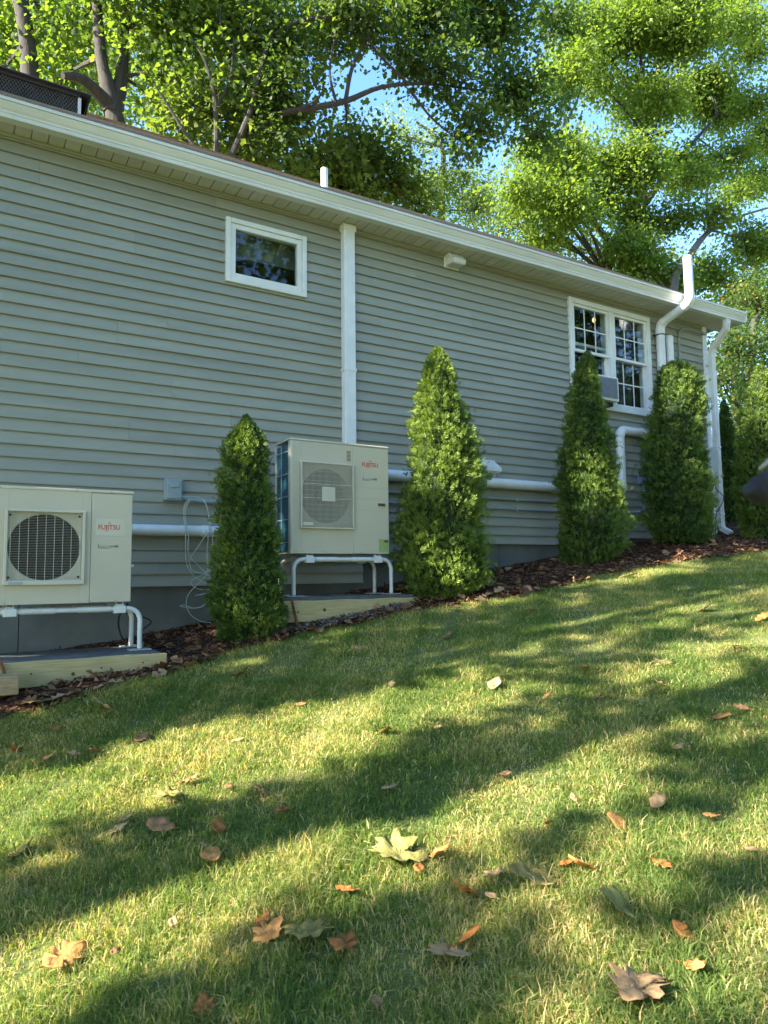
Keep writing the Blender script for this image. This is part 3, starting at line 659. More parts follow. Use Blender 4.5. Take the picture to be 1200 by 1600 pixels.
def heatpump_small():
    X, Y, Z = .150, 5.15, -.160; Wd, H, D = .898, .768, .33
    u = thing('heat_pump_unit', 'wide low beige outdoor heat pump with one dark fan at the left edge', 'heat pump', (X, Y, Z), 'outdoor heat pump units')
    xs_ = .628
    fx0, fx1, fz0, fz1 = .105, .588, .125, .622
    t = .012
    # front panel around the fan opening
    ff = MB(); ff.box(0, fx0+.02, 0, t, 0, H).box(fx1-.02, xs_-.0015, 0, t, 0, H).box(fx0+.0205, fx1-.0205, 0, t, 0, fz0+.02).box(fx0+.0205, fx1-.0205, 0, t, fz1-.02, H)
    ff.build('front_panel', M['acmetal'], u)
    MB().box(xs_+.0015, Wd, -.0015, D, 0, H-.018).build('service_panel', M['acmetal'], u, bevel=.006)
    MB().box(0, xs_, t+.001, D, 0, .02).box(0, .012, t+.001, D, .02, H-.018).build('side_panel', M['acmetal'], u)
    MB().box(-.006, Wd+.006, -.006, D+.006, H-.016, H+.004).build('top_panel', M['aclight'], u, bevel=.006)
    MB().box(.013, xs_-.002, .20, .215, .021, H-.02).build('coil_back', M['dark'], u)
    # bell mouth plate with a round opening
    cx, cz = (fx0+fx1)/2, (fz0+fz1)/2; r = .222
    n = 48; vs = []; fs = []
    for k in range(n):
        a = 2*math.pi*k/n; c_, s_ = math.cos(a), math.sin(a); q = 1/max(abs(c_)/.238, abs(s_)/.245)
        vs += [(cx+c_*q, .010, cz+s_*q), (cx+c_*r, .014, cz+s_*r), (cx+c_*(r-.004), .024, cz+s_*(r-.004))]
    for k in range(n):
        j = (k+1) % n; fs += [(3*k, 3*j, 3*j+1, 3*k+1), (3*k+1, 3*j+1, 3*j+2, 3*k+2)]
    MB().add(vs, fs).build('fan_shroud', M['aclight'], u)
    fan = MB().disc((cx, cz), .06, .06, .12, 24).build('fan', M['fan'], u, bevel=.006)
    for k in range(3):
        a0 = k*2*math.pi/3+.3; vs = []; n_ = 8
        for i in range(n_+1):
            a = a0+1.35*i/n_
            for rr in (.05, .12, .19, .208): vs.append((cx+rr*math.cos(a+rr*1.2), .065+.05*i/n_, cz+rr*math.sin(a+rr*1.2)))
        fs = [(4*i+j, 4*i+j+1, 4*i+j+5, 4*i+j+4) for i in range(n_) for j in range(3)]
        MB().add(vs, fs).build('blade', M['fan'], fan)
    # grille: frame with fine horizontal wires and nine uprights
    g_ = MB(); g_.box(fx0, fx0+.018, -.034, -.001, fz0, fz1).box(fx1-.018, fx1, -.034, -.001, fz0, fz1).box(fx0+.018, fx1-.018, -.034, -.001, fz1-.018, fz1).box(fx0+.018, fx1-.018, -.034, -.001, fz0, fz0+.03)
    gr = g_.build('fan_grille', M['aclight'], u, bevel=.003)
    hw = MB(); nn = 42
    for i in range(nn):
        z_ = fz0+.034+(fz1-fz0-.056)*i/(nn-1); hw.box(fx0+.018, fx1-.018, -.026, -.0235, z_-.0006, z_+.0006)
    hw.build('grille_wires', M['aclight'], gr)
    for i in range(9):
        x_ = fx0+.035+(fx1-fx0-.07)*i/8; MB().box(x_-.0013, x_+.0013, -.030, -.0268, fz0+.03, fz1-.018).build('grille_upright', M['aclight'], gr)
    MB().box(fx0+.03, fx0+.115, -.037, -.0345, fz0+.004, fz0+.022).build('finger_slot', M['grey'], gr)
    for (a, b) in ((.03, .05), (.03, .455), (.445, .05), (.445, .455)):
        MB().disc((fx0+a, fz0+b), .008, -.033, -.0305, 12).build('grille_screw', M['black'], gr)
    yf = -.0035
    MB().box(.655, .850, -.0035, -.0018, .455, .572).build('badge', M['aclight'], u, bevel=.002)
    logo(u, .672, .500, .046, -.0042); sublogo(u, .672, .375, .030, -.0024)
    screws(u, [(.07, -.006, H-.006), (.53, -.006, H-.006), (.755, -.006, H-.006), (.12, 0, .012), (.62, 0, .012), (.8, -.0015, .012)])
    MB().tube([(Wd, .08, .25), (Wd+.03, .08, .25), (Wd+.034, .08, .25)], [.012, .010, .004], 10).build('valve_cap', M['pvc'], u)
    return u
heatpump_small()

def heatpump_tall():
    X, Y, Z = 2.318, 5.30, .190; Wd, H, D = .945, .955, .33
    u = thing('heat_pump_unit', 'tall beige outdoor heat pump with square fan guard and blue coil on its left side', 'heat pump', (X, Y, Z), 'outdoor heat pump units')
    xs_ = .585; fx0, fx1, fz0, fz1 = .092, .612, .205, .765; fx0, fx1 = .082, .578
    t = .012
    ff = MB(); ff.box(.02, fx0+.02, 0, t, 0, H-.02).box(fx1-.02, xs_-.001, 0, t, 0, H-.02).box(fx0+.0205, fx1-.0205, 0, t, 0, fz0+.02).box(fx0+.0205, fx1-.0205, 0, t, fz1-.02, H-.02)
    ff.prism([(0, 0), (0, 0)][:0] or [(0, 0), (0, H-.02), (t, H-.02), (t, 0)], .0195, .0199)
    ff.build('front_panel', M['acmetal'], u)
    # rounded front left corner post and rear post with the coil between
    cp = MB(); vs = []
    for i in range(7):
        a = math.pi/2*i/6; vs += [(.02-.02*math.sin(a), .02-.02*math.cos(a), 0), (.02-.02*math.sin(a), .02-.02*math.cos(a), H-.02)]
    vs += [(0, .045, 0), (0, .045, H-.02)]
    cp.add(vs, [(2*i, 2*i+1, 2*i+3, 2*i+2) for i in range(7)]); cp.build('corner_post', M['aclight'], u)
    MB().box(0, .02, D-.04, D, 0, H-.02).build('corner_post', M['aclight'], u)
    MB().box(.006, .03, .046, D-.041, .02, H-.045).build('coil', M['coil'], u)
    cg = MB()
    for i in range(5):
        z_ = .09+(H-.2)*i/4; cg.tube([(-.010, .035, z_), (-.010, D-.02, z_)], .0032, 6)
    for yy_ in (.16,): cg.tube([(-.012, yy_, .04), (-.012, yy_, H-.05)], .0026, 6)
    cg.build('coil_guard', M['stand'], u)
    MB().box(xs_+.001, Wd, -.0015, D, 0, H-.02).build('service_panel', M['acmetal'], u, bevel=.006)
    MB().box(.02, xs_, t+.001, D, .001, .02).build('base_pan', M['acmetal'], u)
    MB().box(.03, xs_-.01, .24, .26, .02, H-.03).build('coil_back', M['dark'], u)
    MB().box(-.004, Wd+.004, -.005, D+.006, H-.018, H).build('top_panel', M['aclight'], u, bevel=.007)
    MB().box(Wd+.002, Wd+.03, .12, D, .12, .80).build('valve_cover', M['acmetal'], u, bevel=.004)
    cx, cz = (fx0+fx1)/2, (fz0+fz1)/2; r = .232
    n = 48; vs = []; fs = []
    for k in range(n):
        a = 2*math.pi*k/n; c_, s_ = math.cos(a), math.sin(a); q = 1/max(abs(c_)/.246, abs(s_)/.278)
        vs += [(cx+c_*q, .010, cz+s_*q), (cx+c_*r, .014, cz+s_*r), (cx+c_*(r-.004), .024, cz+s_*(r-.004))]
    for k in range(n):
        j = (k+1) % n; fs += [(3*k, 3*j, 3*j+1, 3*k+1), (3*k+1, 3*j+1, 3*j+2, 3*k+2)]
    MB().add(vs, fs).build('fan_shroud', M['aclight'], u)
    fan = MB().disc((cx, cz), .06, .06, .12, 24).build('fan', M['fan'], u)
    for k in range(3):
        a0 = k*2*math.pi/3+1.3; vs = []; n_ = 8
        for i in range(n_+1):
            a = a0+1.5*i/n_
            for rr in (.05, .12, .19, .215): vs.append((cx+rr*math.cos(a+rr*1.2), .065+.05*i/n_, cz+rr*math.sin(a+rr*1.2)))
        fs = [(4*i+j, 4*i+j+1, 4*i+j+5, 4*i+j+4) for i in range(n_) for j in range(3)]
        MB().add(vs, fs).build('blade', M['fan'], fan)
    g_ = MB(); g_.box(fx0, fx0+.012, -.034, -.001, fz0, fz1).box(fx1-.012, fx1, -.034, -.001, fz0, fz1).box(fx0+.012, fx1-.012, -.034, -.001, fz1-.012, fz1).box(fx0+.012, fx1-.012, -.034, -.001, fz0, fz0+.012)
    gr = g_.build('fan_guard', M['aclight'], u, bevel=.003)
    vw = MB(); nn = 44
    for i in range(nn):
        x_ = fx0+.016+(fx1-fx0-.032)*i/(nn-1); vw.box(x_-.0012, x_+.0012, -.034, -.026, fz0+.012, fz1-.012)
    vw.build('guard_bars', M['aclight'], gr)
    for i in range(13):
        z_ = fz0+.042+(fz1-fz0-.08)*i/12; MB().box(fx0+.012, fx1-.012, -.0255, -.021, z_-.0011, z_+.0011).build('guard_crossbar', M['aclight'], gr)
    for z_ in (fz0+.255, fz0+.372): MB().box(fx0+.012, fx1-.012, -.0365, -.0345, z_-.0022, z_+.0022).build('guard_crossbar', M['aclight'], gr)
    MB().box(cx-.062, cx+.062, -.043, -.037, cz-.052, cz+.072).build('guard_plate', M['aclight'], gr, bevel=.003)
    MB().box(fx0+.016, fx0+.108, -.042, -.037, fz0+.022, fz0+.052).build('handle', M['aclight'], gr, bevel=.003)
    sv = MB(); [sv.box(.525, .562, -.002, .0005, .80+i*.0115, .8045+i*.0115) for i in range(8)]
    sv.build('vent_slots', M['knot'], u)
    ps = MB(); [ps.box(.60, .93, -.0022, -.0017, z_, z_+.0015) for z_ in (.575, .475, .375)]
    ps.build('panel_crease', M['inkpale'], u)
    hf = MB(); hf.box(.825, .915, -.010, -.002, .412, .418).box(.825, .915, -.010, -.002, .444, .450).box(.825, .831, -.010, -.002, .4185, .4435).box(.909, .915, -.010, -.002, .4185, .4435)
    hd = hf.build('panel_handle', M['aclight'], u, bevel=.002); MB().box(.8315, .9085, -.0035, -.0018, .4186, .4434).build('finger_recess', M['knot'], hd)
    MB().box(.838, .938, -.0035, -.0018, .018, .128).build('energy_label', M['energy'], u)
    MB().box(.893, .932, -.0044, -.0038, .100, .120).build('label_print', M['ink'], u)
    logo(u, .672, .762, .052, -.0034); sublogo(u, .680, .645, .032, -.0024)
    screws(u, [(.06, -.005, H-.009), (.53, -.005, H-.009), (.72, -.005, H-.009), (.05, 0, .014), (.30, 0, .014), (.53, 0, .014), (.66, -.0015, .012)])
    return u
heatpump_tall()

# ------------------------------------------------------------------ stands
def stand(x0, x1, y0, y1, zf, zt, label):
    s = thing('unit_stand', label, 'stand', (x0, y0, zf), 'white tubular unit stands')
    r = .017; rb_ = .085
    for i, yy_ in enumerate((y0, y1)):
        pts = [(x0, yy_, zf+.012), (x0, yy_, zt-rb_)]+arc((x0+rb_, yy_, zt-rb_), rb_, math.pi, math.pi/2, (1, 0, 0), (0, 0, 1))[1:]+[(x1-rb_, yy_, zt)]+arc((x1-rb_, yy_, zt-rb_), rb_, math.pi/2, 0, (1, 0, 0), (0, 0, 1))[1:]+[(x1, yy_, zf+.012)]
        fr = p_(MB().tube(pts, r, 14), 'hoop_frame', M['stand'], s, smooth=True)
        xm_ = (x0+x1)/2
        p_(MB().tube([(x0+.20, yy_, zt), (xm_-.07, yy_, zt)], r+.004, 14), 'sleeve', M['stand'], s, smooth=True)
        p_(MB().tube([(xm_+.07, yy_, zt), (x1-.20, yy_, zt)], r+.004, 14), 'sleeve', M['stand'], s, smooth=True)
        for q in (x0+.14, x1-.14):
            c = MB(); c.box(q-.04, q+.04, yy_-.027, yy_+.027, zt-.03, zt+.022).box(q-.028, q+.028, yy_-.02, yy_+.02, zt+.022, zt+.032)
            p_(c, 'clamp', M['stand'], s, bevel=.008)
            p_(MB().tube([(q-.022, yy_, zt+.03), (q-.022, yy_, zt+.05)], .006, 8).tube([(q+.022, yy_, zt+.03), (q+.022, yy_, zt+.05)], .006, 8), 'bolt', M['grey'], s)
        for q in (x0, x1):
            p_(MB().box(q-.075, q+.075, yy_-.045, yy_+.045, zf, zf+.008), 'foot_plate', M['grey'], s, bevel=.002)
            p_(MB().tube([(q, yy_, zf+.008), (q, yy_, zf+.03)], .012, 8), 'foot_bolt', M['grey'], s)
    for q in (x0+.14, x1-.14): p_(MB().box(q-.02, q+.02, y0+.03, y1-.03, zt-.02, zt+.012), 'cross_rail', M['stand'], s, bevel=.004)
stand(.165, 1.122, 5.19, 5.47, -.500, -.208, 'white tubular stand carrying the wide low unit at the left edge')
stand(2.352, 3.285, 5.31, 5.60, -.163, .142, 'white tubular stand carrying the tall unit with the blue coil')

# pads and timbers
def timber(name, label, x0, x1, y0, z0, z1, th, knots, m_='wood', dz=0):
    t = thing(name, label, 'timber board', (x0, y0, z0), 'pine boards edging the pads')
    n_ = 14; vs = []
    for i in range(n_+1):
        x_ = lerp(x0, x1, i/n_); w_ = .0025*math.sin(i*1.3)+dz*i/n_
        vs += [(x_, y0+.002*math.sin(i*.9), z0+w_*.3+dz*i/n_*.7), (x_, y0+.002*math.sin(i*.7+1), z1+w_), (x_, y0+th, z1+w_), (x_, y0+th, z0+w_)]
    fs = [(4*i+j, 4*i+4+j, 4*i+4+(j+1) % 4, 4*i+(j+1) % 4) for i in range(n_) for j in range(4)]+[(0, 1, 2, 3), (4*n_+3, 4*n_+2, 4*n_+1, 4*n_)]
    p_(MB().add(vs, fs), 'plank', M[m_], t, bevel=.004)
    for (kx, kz, kr) in knots: p_(MB().disc((0, 0), kr, -.0015, .004, 16), 'knot', M['knot'], t, loc=None).location = (kx, y0-.0015, kz)
    return t
tb = timber('timber_board', 'pine board holding up the pad at the left edge, cut square at its right end', -.15, 1.248, 4.93, -.665, -.507, .04, [(.66, -.60, .011), (.83, -.575, .006), (1.09, -.56, .006), (.42, -.58, .006)], dz=.0)
timber('timber_board', 'pine board below the tall unit, sinking into the mulch at its right end', 2.205, 3.47, 5.17, -.36, -.192, .04, [(2.56, -.27, .014), (3.12, -.26, .008), (2.33, -.28, .007)])
pd = thing('equipment_pad', 'dark grey pad behind the pine board at the left edge', 'pad', (.5, 5.4, -.55), 'grey pads under the outdoor units')
p_(MB().box(-.12, 1.22, 4.98, 5.58, -.58, -.502), 'slab', M['pad'], pd, bevel=.006)
pd = thing('equipment_pad', 'dark grey pad below the tall unit with the blue coil', 'pad', (2.8, 5.5, -.22), 'grey pads under the outdoor units')
p_(MB().box(2.21, 3.46, 5.215, 5.85, -.30, -.166), 'slab', M['pad'], pd, bevel=.006)
blk = thing('timber_offcut', 'short orange tinted lumber offcut lying on mulch at the left edge', 'timber offcut', (.15, 4.75, -.65))
q = at(28, 1068, 4.78)
p_(MB().box(q.x-.42, q.x, 4.70, 4.86, q.z-.055, q.z+.055), 'offcut', M['wood2'], blk, bevel=.008)
for (px_, py0, py1, y_, lab) in ((459, 938, 976, 5.155, 'rusty stake leaning against the pine board below the tall unit'), (4, 1034, 1058, 4.915, 'rusty stake leaning against the pine board at the left edge')):
    a = at(px_-3, py0, y_); b = at(px_+5, py1, y_-.02)
    s_ = thing('wooden_stake', lab, 'stake', tuple(b), 'stakes at the pine boards')
    p_(MB().tube([a, b], [.010, .012], 6), 'stake_shaft', M['rust'], s_); p_(MB().tube([a, a+Vector((0, 0, .008))], [.014, .011], 6), 'stake_head', M['rust'], s_)
# black cables by the left stand
bc = thing('black_cable', 'loose black cable dropping from the left unit and coiled on the mulch', 'cable', (1.2, 5.5, -.5))
def c_pts(L_, y): return smoothp([at(a*.25, 920+b*.25, y+dy) for a, b, dy in L_])
p_(MB().tube(c_pts([(800, 90, .2), (755, 150, .1), (740, 220, 0), (760, 300, -.05), (790, 350, 0)], 5.45), .007, 6), 'cable', M['black'], bc, smooth=True)
p_(MB().tube(c_pts([(780, 150, .1), (860, 165, .2), (945, 205, .2), (890, 260, .15), (870, 330, .1)], 5.5), .006, 6), 'cable', M['black'], bc, smooth=True)
p_(MB().tube(c_pts([(770, 375, 0), (830, 325, .05), (930, 318, .15), (990, 345, .2), (930, 385, .0), (830, 388, -.05)], 5.45), .007, 6), 'cable', M['black'], bc, smooth=True)
p_(MB().tube(c_pts([(870, 385, -.1), (980, 365, 0), (1060, 325, .1), (1110, 320, .1), (1115, 360, 0), (1080, 410, -.1), (1050, 440, -.15)], 5.35), .007, 6), 'cable', M['black'], bc, smooth=True)
p_(MB().tube(c_pts([(900, 392, -.1), (1010, 380, -.05), (1100, 372, 0), (1085, 400, -.1), (1045, 425, -.15)], 5.3), .007, 6), 'cable', M['black'], bc, smooth=True)

# ------------------------------------------------------------------ rooftop mesh screen
rs = thing('rooftop_screen', 'black metal mesh screen with solid cap standing on the roof at the left', 'roof screen', (.5, 8.6, 5.4))
ys_ = 8.6
tr = at(121, 177, ys_); tl = at(-60, 118, ys_); TR = at(122, 150, ys_); TL = at(-60, 84, ys_)
X0, X1 = -1.2, tr.x; ZB = tr.z-.10; ZTP = TR.z+.015
X1 = tr.x
lat = MB()
pitch = .035; n_ = int((X1-X0)/pitch)+12; Hh = ZTP-.045-ZB
for i in range(-12, n_):
    for sgn in (1, -1):
        xa_ = X0+i*pitch; xb_ = xa_+sgn*Hh*.62
        if sgn < 0: xa_ += Hh*.62; xb_ = xa_-Hh*.62
        u0, u1 = 0., 1.
        if max(xa_, xb_) > X1 or min(xa_, xb_) < X0: 
            if xb_ > X1: u1 = (X1-xa_)/(xb_-xa_)
            if xa_ > X1: u0 = (X1-xa_)/(xb_-xa_)
        if u1 <= u0 or u1 < 0 or u0 > 1: continue
        a = Vector((lerp(xa_, xb_, max(u0, 0)), ys_+.004*sgn, ZB+Hh*max(u0, 0))); b = Vector((lerp(xa_, xb_, min(u1, 1)), ys_+.004*sgn, ZB+Hh*min(u1, 1)))
        lat.tube([a, b], .0055, 4, cap=False)
p_(lat, 'mesh', M['pad'], rs)
p_(MB().box(X0, X1, ys_+.10, ys_+.12, ZB, ZTP), 'backing', M['black'], rs)
p_(MB().box(X0, X1+.14, ys_-.075, ys_+.5, ZTP-.008, ZTP+.008), 'cap', M['lattice'], rs, bevel=.004)
p_(MB().box(X0, X1+.02, ys_-.03, ys_+.02, ZTP-.045, ZTP-.009), 'top_band', M['lattice'], rs)
p_(MB().box(X1, X1+.035, ys_-.02, ys_+.03, ZB-.05, ZTP-.046), 'end_post', M['stand'], rs)
p_(MB().add([(X1+.036, ys_, ZB-.05), (X1+.036, ys_+.4, ZB+.1), (X1+.12, ys_+.4, ZTP-.013), (X1+.12, ys_, ZTP-.013)], [(0, 1, 2, 3)]), 'end_panel', M['lattice'], rs)

# ------------------------------------------------------------------ arborvitae
def fan_template():
    V = [(-.03, 0, 0), (.03, 0, 0), (0, 1, -.10)]; F = [(0, 1, 2)]
    for t_, sg in ((.12, 1), (.26, -1), (.42, 1), (.58, -1)):
        if sg == 0: continue
        l = .55*(1-.55*t_); an = sg*.75; dx, dy = math.sin(an), math.cos(an); w_ = .10; b = len(V)
        V += [(-dy*w_*.5, t_+dx*w_*.5*0, .02), (dx*l*.55+dy*w_*.7, t_+dy*l*.55-dx*w_*.7, .06), (dx*l, t_+dy*l, -.08), (dx*l*.5-dy*w_*.7, t_+dy*l*.5+dx*w_*.7, -.03)]
        F += [(b, b+1, b+2), (b, b+2, b+3)]
    return np.array(V), np.array(F)
FT, FF = fan_template()
def arborvitae(label, yc, prof, n, cx=None, yellow=0.0, size=.06, seed=1, group='arborvitae shrubs along the house wall'):  # yellow moves the spray colour: paler for sunlit shrubs, darker for the shaded one
    rr = np.random.default_rng(seed)
    zs, rad, xc = [], [], []
    cxm = cx if cx is not None else np.mean([(l+r_)/2 for _, l, r_ in prof])
    ax = at(cxm, prof[-1][0], yc).x
    for (py, l, r_) in prof:
        P = at((l+r_)/2, py, yc); zs.append(P.z); rad.append((r_-l)/2*depth(P)/FPX); xc.append(P.x)
    zs = np.array(zs[::-1]); rad = np.array(rad[::-1]); xc = np.array(xc[::-1])
    g0 = float(gz(xc[0], yc)); z0 = min(zs[0], g0+.02)
    zs[0] = max(g0+.0, zs[0]-.06)
    t = thing('arborvitae', label, 'shrub', (float(xc[0]), yc, g0-.02), group)
    hh = zs[-1]-zs[0]
    part(MB().tube([(xc[0], yc, g0-.05), (float(np.interp(zs[0]+hh*.5, zs, xc)), yc, zs[0]+hh*.5), (xc[-1], yc, zs[-1]-.03)], [.045, .03, .006], 8).build('trunk', M['bark'], smooth=True), t)
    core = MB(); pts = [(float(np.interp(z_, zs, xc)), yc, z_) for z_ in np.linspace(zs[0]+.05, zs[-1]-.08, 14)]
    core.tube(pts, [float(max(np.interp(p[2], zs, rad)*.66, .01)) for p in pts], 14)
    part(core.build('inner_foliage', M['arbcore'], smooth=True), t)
    # sprays
    n = int(n*1.1); size *= 1.22
    zz_ = zs[0]+hh*rr.random(n*3); rz = np.interp(zz_, zs, rad); keep = rr.random(n*3) < (rz+.06)/(rad.max()+.06); zz_ = zz_[keep][:n]; k = len(zz_)
    a = rr.uniform(0, 2*math.pi, k)
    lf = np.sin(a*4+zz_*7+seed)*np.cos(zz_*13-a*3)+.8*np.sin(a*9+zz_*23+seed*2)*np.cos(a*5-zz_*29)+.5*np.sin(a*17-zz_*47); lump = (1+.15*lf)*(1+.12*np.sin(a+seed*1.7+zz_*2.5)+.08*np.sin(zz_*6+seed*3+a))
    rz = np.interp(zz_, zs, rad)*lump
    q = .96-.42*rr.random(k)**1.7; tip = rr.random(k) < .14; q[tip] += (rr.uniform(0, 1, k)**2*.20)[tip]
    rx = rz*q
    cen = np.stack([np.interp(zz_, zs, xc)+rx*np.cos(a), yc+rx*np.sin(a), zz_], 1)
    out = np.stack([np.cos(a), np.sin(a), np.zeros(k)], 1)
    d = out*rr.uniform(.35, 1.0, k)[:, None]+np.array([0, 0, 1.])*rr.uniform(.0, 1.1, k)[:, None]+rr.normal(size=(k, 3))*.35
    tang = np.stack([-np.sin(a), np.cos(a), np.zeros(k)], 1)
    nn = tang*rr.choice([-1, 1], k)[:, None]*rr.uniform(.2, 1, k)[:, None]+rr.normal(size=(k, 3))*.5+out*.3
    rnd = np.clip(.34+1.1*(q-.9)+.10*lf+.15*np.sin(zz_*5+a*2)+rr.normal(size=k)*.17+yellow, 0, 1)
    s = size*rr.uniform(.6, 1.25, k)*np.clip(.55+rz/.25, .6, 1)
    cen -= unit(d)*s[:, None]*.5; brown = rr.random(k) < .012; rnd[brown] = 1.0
    V, F, r = scatter(FT, FF, cen, d, nn, s, rnd)
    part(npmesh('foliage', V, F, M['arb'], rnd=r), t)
A1 = [(648, 381, 387), (662, 372, 398), (680, 362, 416), (700, 352, 424), (760, 347, 428), (830, 341, 433), (900, 331, 441), (955, 329, 444), (985, 340, 430)]
A2 = [(542, 680, 686), (560, 668, 700), (590, 655, 710), (620, 650, 716), (650, 642, 728), (700, 636, 742), (760, 630, 752), (820, 627, 764), (880, 625, 771), (910, 632, 760), (925, 655, 735)]
A3 = [(549, 914, 920), (565, 904, 930), (600, 896, 940), (640, 888, 946), (670, 882, 950), (710, 873, 958), (760, 870, 966), (820, 867, 972), (855, 868, 972), (878, 885, 945)]
A4 = [(565, 1045, 1060), (575, 1032, 1082), (600, 1022, 1092), (640, 1017, 1098), (700, 1014, 1104), (760, 1011, 1111), (815, 1010, 1115), (840, 1025, 1105)]
A5 = [(625, 1128, 1133), (660, 1122, 1143), (720, 1118, 1154), (780, 1115, 1160), (820, 1115, 1163), (835, 1122, 1160)]
A6 = [(570, 1184, 1190), (590, 1174, 1204), (640, 1164, 1216), (700, 1156, 1224), (760, 1152, 1230), (810, 1152, 1232), (835, 1160, 1225)]
arborvitae('narrow dark arborvitae between the two outdoor units', 5.22, A1, 10000, seed=2, yellow=.0, size=.046)
arborvitae('large sunlit yellow green arborvitae right of the tall unit', 5.22, A2, 18000, seed=3, yellow=.24, size=.05)  # strong yellow shift puts sunlight into the spray colour
arborvitae('slender arborvitae rising in front of the paired window', 5.45, A3, 12500, seed=4, yellow=.04, size=.052)
arborvitae('broad blunt topped arborvitae next to the house corner', 5.50, A4, 14000, seed=5, yellow=.0, size=.055)
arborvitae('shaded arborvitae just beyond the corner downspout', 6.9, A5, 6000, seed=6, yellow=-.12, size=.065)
arborvitae('arborvitae with sunlit tip at the right edge', 5.35, A6, 10000, seed=8, yellow=.18, size=.065)  # whole shrub tinted paler, sun on it painted into the sprays

# ------------------------------------------------------------------ broadleaf trees
LT = np.array([(0, 0, 0), (.30, .22, .05), (.20, .40, 0), (.46, .62, .09), (0, 1, -.06), (-.46, .62, .09), (-.20, .40, 0), (-.30, .22, .05)])
LF = np.array([(0, 1, 2), (0, 2, 6), (0, 6, 7), (2, 3, 4), (2, 4, 6), (6, 4, 5)])
QT = np.array([(0, 0, 0), (.34, .5, .08), (0, 1, 0), (-.34, .5, .08)]); QF = np.array([(0, 1, 2), (0, 2, 3)])
def tree(name, label, trunk, blobs, n, size, mt, seed=0, bark='bark', lobed=True, limbs=(), group='trees behind the house', clump=.32, per=34, yellow=0, twig=.012, twigs=True):
    rr = np.random.default_rng(seed+100); pr = random.Random(seed)
    b0 = trunk[0][0]
    t = thing(name, label, 'tree', tuple(b0), group)
    tr_ = MB(); P = smoothp([p for p, _ in trunk], 4); rs_ = np.interp(np.linspace(0, 1, len(P)), np.linspace(0, 1, len(trunk)), [r_ for _, r_ in trunk])
    rs_ = [float(q*(1+.06*math.sin(i*2.1))) for i, q in enumerate(rs_)]
    tr_.tube(P, rs_, 12); part(tr_.build('trunk', M[bark], smooth=True), t)
    for L_ in limbs:
        P = smoothp([p for p, _ in L_], 4); q = [float(v) for v in np.interp(np.linspace(0, 1, len(P)), np.linspace(0, 1, len(L_)), [r_ for _, r_ in L_])]
        part(MB().tube(P, q, 8).build('limb', M[bark], smooth=True), t)
    allp = [(Vector(p), r_) for p, r_ in trunk]+[(Vector(p), r_) for L_ in limbs for p, r_ in L_]
    cl = []; br = MB(); vol = sum(b[1][0]*b[1][1]*b[1][2] for b in blobs); ncl = max(8, n//per)
    for (c, r_, *den) in blobs:
        c = Vector(c); k = max(3, int(ncl*(r_[0]*r_[1]*r_[2])/vol*(den[0] if den else 1)))
        near = min(allp, key=lambda q: (q[0]-c).length+(2 if q[0].z > c.z+.5 else 0))
        if twigs:
            st_ = near[0]; mid = st_.lerp(c, .5)+Vector((pr.uniform(-.3, .3), pr.uniform(-.3, .3), .15))*min(1, (c-st_).length*.3)
            r0 = min(near[1]*.6, .02+.018*(c-st_).length); br.tube(smoothp([st_, mid, c], 3), [r0*(1-.8*i/6) for i in range(7)], 6, cap=False)
        for i in range(k):
            v = rr.normal(size=3); v /= np.linalg.norm(v); v *= rr.random()**.45*rr.choice([.8, 1.0, 1.35])
            q = c+Vector((v[0]*r_[0], v[1]*r_[1], v[2]*r_[2])); cl.append(q)
            if twigs and (i % 2 == 0 or len(cl) < 400) and pr.random() < .5:
                m_ = c.lerp(q, .5)+Vector((pr.uniform(-.15, .15), pr.uniform(-.15, .15), .1)); br.tube([c, m_, q], [twig*1.6, twig, twig*.4], 4, cap=False)
    if twigs: b_o = part(br.build('branches', M[bark], smooth=True), t); b_o['kind'] = 'stuff'
    cl = np.array([tuple(q) for q in cl]); idx = rr.integers(0, len(cl), n)
    cr = rr.uniform(.6, 1.4, len(cl))
    off = rr.normal(size=(n, 3))*np.array([1, 1, .55])*clump*cr[idx][:, None]
    cen = cl[idx]+off
    d = unit(off)*.6+rr.normal(size=(n, 3))*.5+np.array([0, 0, -.45]); nn = rr.normal(size=(n, 3))*.55+np.array([0, 0, 1.])
    crn = rr.normal(size=len(cl))*.13
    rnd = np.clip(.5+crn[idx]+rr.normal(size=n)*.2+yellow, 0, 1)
    V, F, r = scatter(LT if lobed else QT, LF if lobed else QF, cen, d, nn, size*rr.uniform(.45, 1.25, n), rnd)
    part(npmesh('crown', V, F, mt, rnd=r), t)
    return t
def B(px, py, y, rx, ry, rz, den=1): 
    """a crown clump seen at that pixel, y metres out; radii in metres"""
    return (tuple(at(px, py, y)), (rx, ry, rz), den)
def T(px, py, y, r_): return (tuple(at(px, py, y)), r_)
def gp_(px, y):
    p = at(px, 700, y); return (p.x, y, float(gz(p.x, y))-.2)

# 1 straight slim trunk far left
tree('oak_tree', 'slim straight trunked tree at the top left corner with sunlit yellow green leaves', [(gp_(60, 16), .22), T(50, 250, 16, .19), T(42, 60, 16, .17), T(18, -60, 16, .15)],
     [B(-10, 60, 18.2, 1.3, .9, 1.2), B(95, 40, 18.6, 1.2, 1.1, 1.2), B(30, -40, 18.5, 2.0, 1.5, 1.3), B(-40, 130, 18.5, 1.4, 1.4, 1.4), B(110, 110, 18.5, 1.2, 1.2, .9)], 9500, .14, M['oak'], seed=1, yellow=.22)
